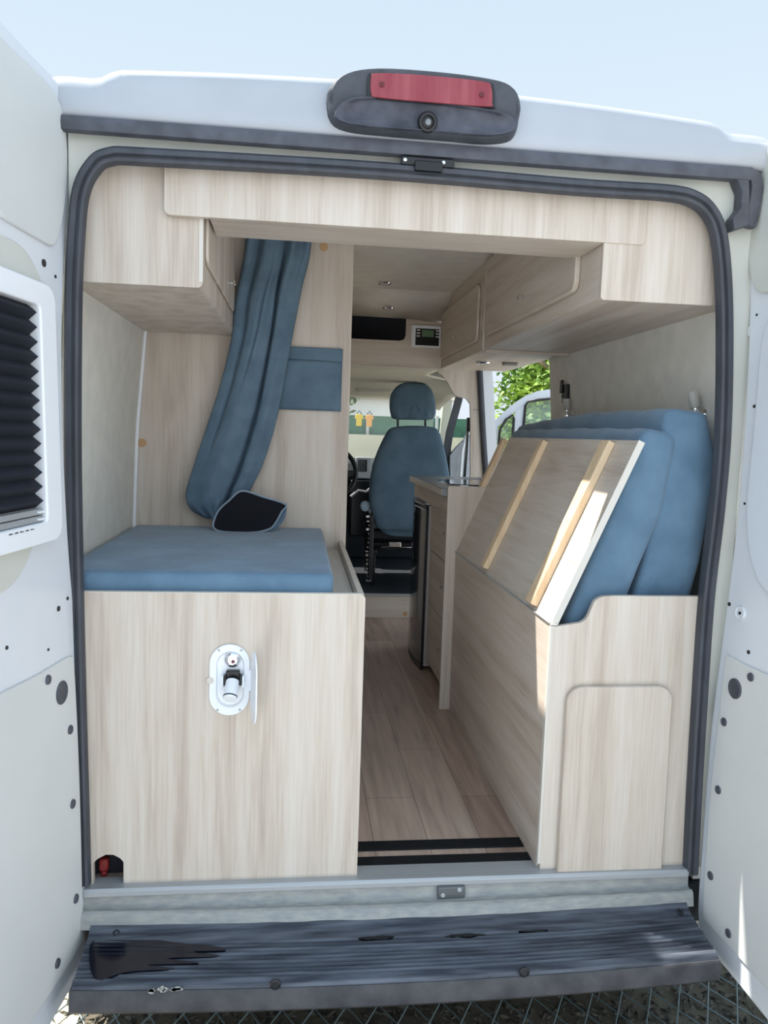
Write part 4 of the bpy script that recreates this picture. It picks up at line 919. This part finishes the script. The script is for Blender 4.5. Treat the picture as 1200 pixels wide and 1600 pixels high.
# strip-wise frame: silhouette band, mullion, lower body
def band(A, Bq, o, th_): 
    return MB().ring([dcp(u, z, o) for u, z in A], [dcp(u, z, o) for u, z in Bq], nC*th_)
m = MB()
for (x0, y0), (x1, y1) in zip(((758, 705), (766, 680), (776, 668), (790, 655), (806, 642), (822, 631), (840, 624), (860, 621)), ((766, 680), (776, 668), (790, 655), (806, 642), (822, 631), (840, 624), (860, 621), (890, 621))):
    k = {758: (758, 688), 766: (766, 668), 776: (776, 655), 790: (790, 641), 806: (806, 628), 822: (822, 618), 840: (840, 611), 860: (860, 608), 890: (890, 607)}
    a, b, c, d = dc(x0, y0), dc(x1, y1), dc(*k[x1]), dc(*k[x0])
    q = MB().slab([dcp(*a), dcp(*b), dcp(*c), dcp(*d)], nC*.04); m.add(q.v, q.f)
mu = MB().slab([dcp(*dc(x, y)) for x, y in ((797, 720), (802, 668), (804, 648), (806, 641), (822, 630), (821, 640), (815, 720))], nC*.04); m.add(mu.v, mu.f)
fr2 = MB().slab([dcp(*dc(x, y)) for x, y in ((758, 720), (758, 690), (768, 668), (778, 668), (776, 690), (777, 720))], nC*.04); m.add(fr2.v, fr2.f)
e = MB().slab([dcp(sil[-1][0], zt2), dcp(u1c, zt2-.02), dcp(u1c+.03, zbelt), dcp(u1c-.05, zbelt), dcp(u1c-.07, zt2-.07), dcp(sil[-1][0], dc(890, 621)[1])], nC*.04); m.add(e.v, e.f)
build('window_surround', m, WHITE, cdr, sm=False)
build('lower_door', MB().slab([dcp(.02, zbelt+.02), dcp(u1c+.03, zbelt+.02), dcp(u1c+.05, .3), dcp(u1c, -.2), dcp(.04, -.2), dcp(0, .3)], nC*.05), WHITE, cdr, .01, 3)
gq = [dc(x, y) for x, y in ((821, 632), (815, 720))]
build('window_seal', MB().tube([dcp(*dc(x, y), -.004) for x, y in ((814, 722), (817, 680), (821, 634), (825, 628), (840, 625), (862, 623), (890, 622))], .011, 8), BLK, cdr)
build('quarter_seal', MB().tube([dcp(*dc(x, y), -.004) for x, y in ((779, 695), (781, 672), (790, 656), (801, 648), (803, 654), (800, 700))], .010, 8), BLK, cdr)
GL2 = plain('tinted_glass', (170, 190, 180), .05, alpha=.28)
build('window_pane', MB().slab([dcp(*dc(x, y), .02) for x, y in ((815, 718), (821, 632), (840, 624), (890, 622), (900, 718))], nC*.004), GL2, cdr)
build('quarter_pane', MB().slab([dcp(*dc(x, y), .02) for x, y in ((778, 718), (780, 672), (792, 654), (802, 647), (799, 718))], nC*.004), GL2, cdr)

# ================================================================== OUTSIDE
GRD = plain('shade_toned_ground', (84, 78, 66), .95, c2=(112, 104, 88), vs=2.5, bump=.4, bs=40)  # soil tone darkened to carry the shade under the van
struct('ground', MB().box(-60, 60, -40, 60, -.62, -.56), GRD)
# litter of twigs and stones, coloured dark for the shade under the van
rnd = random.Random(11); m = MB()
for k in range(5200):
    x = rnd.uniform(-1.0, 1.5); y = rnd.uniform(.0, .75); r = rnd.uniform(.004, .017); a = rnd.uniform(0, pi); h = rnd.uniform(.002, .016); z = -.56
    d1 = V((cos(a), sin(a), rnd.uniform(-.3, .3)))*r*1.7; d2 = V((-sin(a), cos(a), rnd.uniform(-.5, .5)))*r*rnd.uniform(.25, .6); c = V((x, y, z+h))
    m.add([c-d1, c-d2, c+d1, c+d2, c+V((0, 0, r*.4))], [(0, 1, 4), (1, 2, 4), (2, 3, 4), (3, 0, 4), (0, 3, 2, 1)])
lt_ = build('leaf_litter', m, plain('shade_toned_litter', (26, 25, 22), .9, c2=(104, 98, 86), vs=60), None, sm=False)
tag(lt_, 'shade-darkened litter of twigs and leaves on the ground under the bumper', 'leaf litter'); lt_['kind'] = 'stuff'
m = MB(); dx, dy = .092, .078
for k in range(-16, 34):
    for s_ in (1, -1):
        pts = []
        x0 = -1.3 + k*dx
        for j in range(0, 11):
            y = -.06 + j*dy/1; x = x0 + s_*(j*dx/2*1.0)
            pts.append(V((x, y, -.532 + .003*s_ + .004*noise.noise(V((x*5, y*5, 0))))))
        if -1.4 < pts[0].x < 1.7: m.sweep(pts, circ(.0022, 5))
me_ = build('wire_mesh', m, STEELG); tag(me_, 'grey diamond wire mesh lying on the ground under the bumper', 'wire mesh')
struct('parking_ground', MB().box(-9, 9, -14, -.9, -.56, -.552), plain('pale_concrete', (186, 188, 190), .9, var=.06, vs=3))
struct('sunlit_gravel_strip', MB().box(-9, -.86, -.9, 14, -.56, -.553), plain('sunlit_gravel', (196, 186, 158), .95, c2=(216, 206, 178), vs=30, bump=.5, bs=90))  # coloured paler than the ground to show sunlight beside the van's shadow
struct('side_bounce_paving', MB().box(1.25, 9, -.9, 10, -.56, -.552), plain('bounce_paving', (200, 194, 182), .9, var=.05, vs=3))  # unseen pale ground, added to bounce sun in through the side door
# low wall, fence and buildings ahead of the windscreen
struct('wall_boundary', MB().box(-8, 14, 11, 11.25, -.56, at(570, 679, 'Y', 11).z), plain('concrete_wall', (186, 184, 166), .9, var=.07, vs=3))
fe = thing('garden_fence', 'green screened fence on the low wall beyond the windscreen', 'fence', (0, 11.4, -.5))
build('screen', MB().box(-1.6, 6, 11.4, 11.43, .4, at(590, 650, 'Y', 11.4).z), plain('green_screen_cloth', (66, 104, 88), .9, var=.2, vs=5), fe)
for k in range(7): build('post', MB().cyl((-1.5+k*1.2, 11.35, -.56), (-1.5+k*1.2, 11.35, at(590, 647, 'Y', 11.4).z), .03, 10), ALU, fe)
hs = thing('house', 'sunlit white building beyond the windscreen', 'building', (2, 22, -.56))
build('facade', MB().box(-6, 3.9, 20, 26, -.56, at(600, 622, 'Y', 20).z), plain('white_render', (244, 242, 236), .9), hs)
build('roof_edge', MB().box(-6.3, 4.0, 19.8, 26.4, at(600, 622, 'Y', 20).z, at(600, 617, 'Y', 20).z), plain('grey_roof', (170, 168, 160), .8), hs)
for i, (x, y, c_, w) in enumerate(((554, 647, (206, 180, 70), 'yellow'), (570, 648, (214, 158, 92), 'orange'))):
    p = at(x, y, 'Y', 10.9); q = at(x+14, y+19, 'Y', 10.9)
    lw = thing('hanging_shirt', w + ' garment hanging on the fence seen through the windscreen', 'garment', (p.x, 10.9, q.z))
    W = q.x-p.x; H = p.z-q.z
    build('cloth', MB().prism('Y', [(p.x+W*.2, q.z), (p.x+W*.8, q.z), (p.x+W*.8, p.z-H*.35), (p.x+W, p.z-H*.4), (p.x+W*.85, p.z), (p.x+W*.15, p.z), (p.x, p.z-H*.4), (p.x+W*.2, p.z-H*.35)], 10.88, 10.91), plain(w+'_cloth', c_, .9), lw, .01)
    build('hanger', MB().tube([(p.x+W*.2, 10.9, p.z), (p.x+W*.5, 10.9, p.z+.06), (p.x+W*.8, 10.9, p.z)], .008, 6), BLK, lw)
h2 = thing('house', 'pale building with brick base behind the open cab door', 'building', (8, 20, -.56))
build('facade', MB().box(4.2, 12, 18, 24, -.56, 1.5), plain('cream_render', (226, 220, 206), .9), h2)
build('brick_base', MB().box(4.1, 12.1, 17.8, 18, -.56, .2), plain('brick', (178, 122, 96), .9, var=.15, vs=20), h2)
build('window', MB().box(6.4, 7.6, 17.95, 18.0, .3, 1.1), DARK, h2)
LEAF = plain('bright_leaves', (72, 112, 38), .6, c2=(168, 196, 84), vs=3)
LEAF.node_tree.nodes['Principled BSDF'].inputs['Transmission Weight'].default_value = .0
def tree(x, y, h, r, n, seed, lab, mat=LEAF, ls=.09):
    rnd = random.Random(seed); t = thing('tree', lab, 'tree', (x, y, -.56), 'trees outside the van')
    tr = MB().tube([(x, y, -.56), (x+.05, y, h*.3), (x-.05, y+.1, h*.6), (x, y, h*.85)], .12, 10)
    for k in range(9):
        a = rnd.uniform(0, 2*pi); tr.tube([(x, y, h*(.35+.04*k)), (x+cos(a)*r*.4, y+sin(a)*r*.4, h*(.5+.04*k)), (x+cos(a)*r*.8, y+sin(a)*r*.8, h*(.6+.04*k))], .03, 6)
    build('trunk', tr, plain('bark', (120, 106, 88), .9, var=.2, vs=10), t)
    cl = [(V((x+rnd.gauss(0, r*.42), y+rnd.gauss(0, r*.42), h*.62+rnd.gauss(0, h*.2))), rnd.uniform(.25, .5)*r) for _ in range(34)]
    m = MB()
    for k in range(n):
        c, cr = rnd.choice(cl); d = V((rnd.gauss(0, 1), rnd.gauss(0, 1), rnd.gauss(0, 1))).normalized()*cr*rnd.uniform(.5, 1)
        p = c+d; a = V((rnd.gauss(0, 1), rnd.gauss(0, 1), rnd.gauss(0, .6))).normalized(); b = a.cross(V((rnd.gauss(0, 1), rnd.gauss(0, 1), rnd.gauss(0, 1)))).normalized(); s_ = ls*rnd.uniform(.6, 1.3)
        m.add([p-a*s_, p-b*s_*.45, p+a*s_, p+b*s_*.45], [(0, 1, 2, 3)])
    build('crown', m, mat, t, sm=False)
tree(3.9, 8.2, 3.4, 1.6, 34000, 3, 'bright green leafy tree behind the open cab door', LEAF, .055)
tree(8.6, 13.6, 4.2, 2.0, 12000, 8, 'farther leafy tree filling the gap beyond the side opening', LEAF, .1)
tree(-1.2, 17, 2.0, 1.6, 5000, 5, 'dark leafy tree above the white building seen past the sun visor', plain('dull_leaves', (70, 92, 58), .7, c2=(120, 140, 92), vs=3), .14)

# ================================================================== LIGHT
w = bpy.data.worlds.new('sky'); S.world = w; w.use_nodes = True; N = w.node_tree.nodes; L = w.node_tree.links
bg = N['Background']; tc = N.new('ShaderNodeTexCoord'); sp = N.new('ShaderNodeSeparateXYZ'); L.new(tc.outputs['Generated'], sp.inputs[0])
# pale haze: brighter behind the photographer, bluer with height
rp = N.new('ShaderNodeValToRGB'); L.new(sp.outputs['Z'], rp.inputs[0]); e = rp.color_ramp.elements
e[0].position = 0; e[0].color = lin((226, 236, 248)); e[1].position = 1; e[1].color = lin((176, 208, 240)); q = e.new(.25); q.color = lin((224, 238, 248)); q = e.new(.55); q.color = lin((203, 225, 244))
mr = N.new('ShaderNodeMapRange'); L.new(sp.outputs['Y'], mr.inputs[0]); mr.inputs[1].default_value = .35; mr.inputs[2].default_value = -.9; mr.inputs[3].default_value = .75; mr.inputs[4].default_value = 1.52
mx = N.new('ShaderNodeMath'); mx.operation = 'MULTIPLY'; mx.inputs[1].default_value = 1.0; L.new(mr.outputs[0], mx.inputs[0])
L.new(rp.outputs[0], bg.inputs[0]); L.new(mx.outputs[0], bg.inputs[1])
sd = bpy.data.lights.new('sun', 'SUN'); sd.energy = 8.0; sd.angle = radians(.6); sd.color = (1, .95, .87)
so_ = bpy.data.objects.new('sun', sd); COL.objects.link(so_)
dirv = V((-.46, .255, 1.0)); so_.rotation_euler = dirv.to_track_quat('Z', 'Y').to_euler()
S.view_settings.view_transform = 'Standard'; S.view_settings.look = 'None'; S.view_settings.exposure = 0.50; S.view_settings.gamma = 1
S.view_settings.use_curve_mapping = False

S.cycles.max_bounces = 16; S.cycles.diffuse_bounces = 10
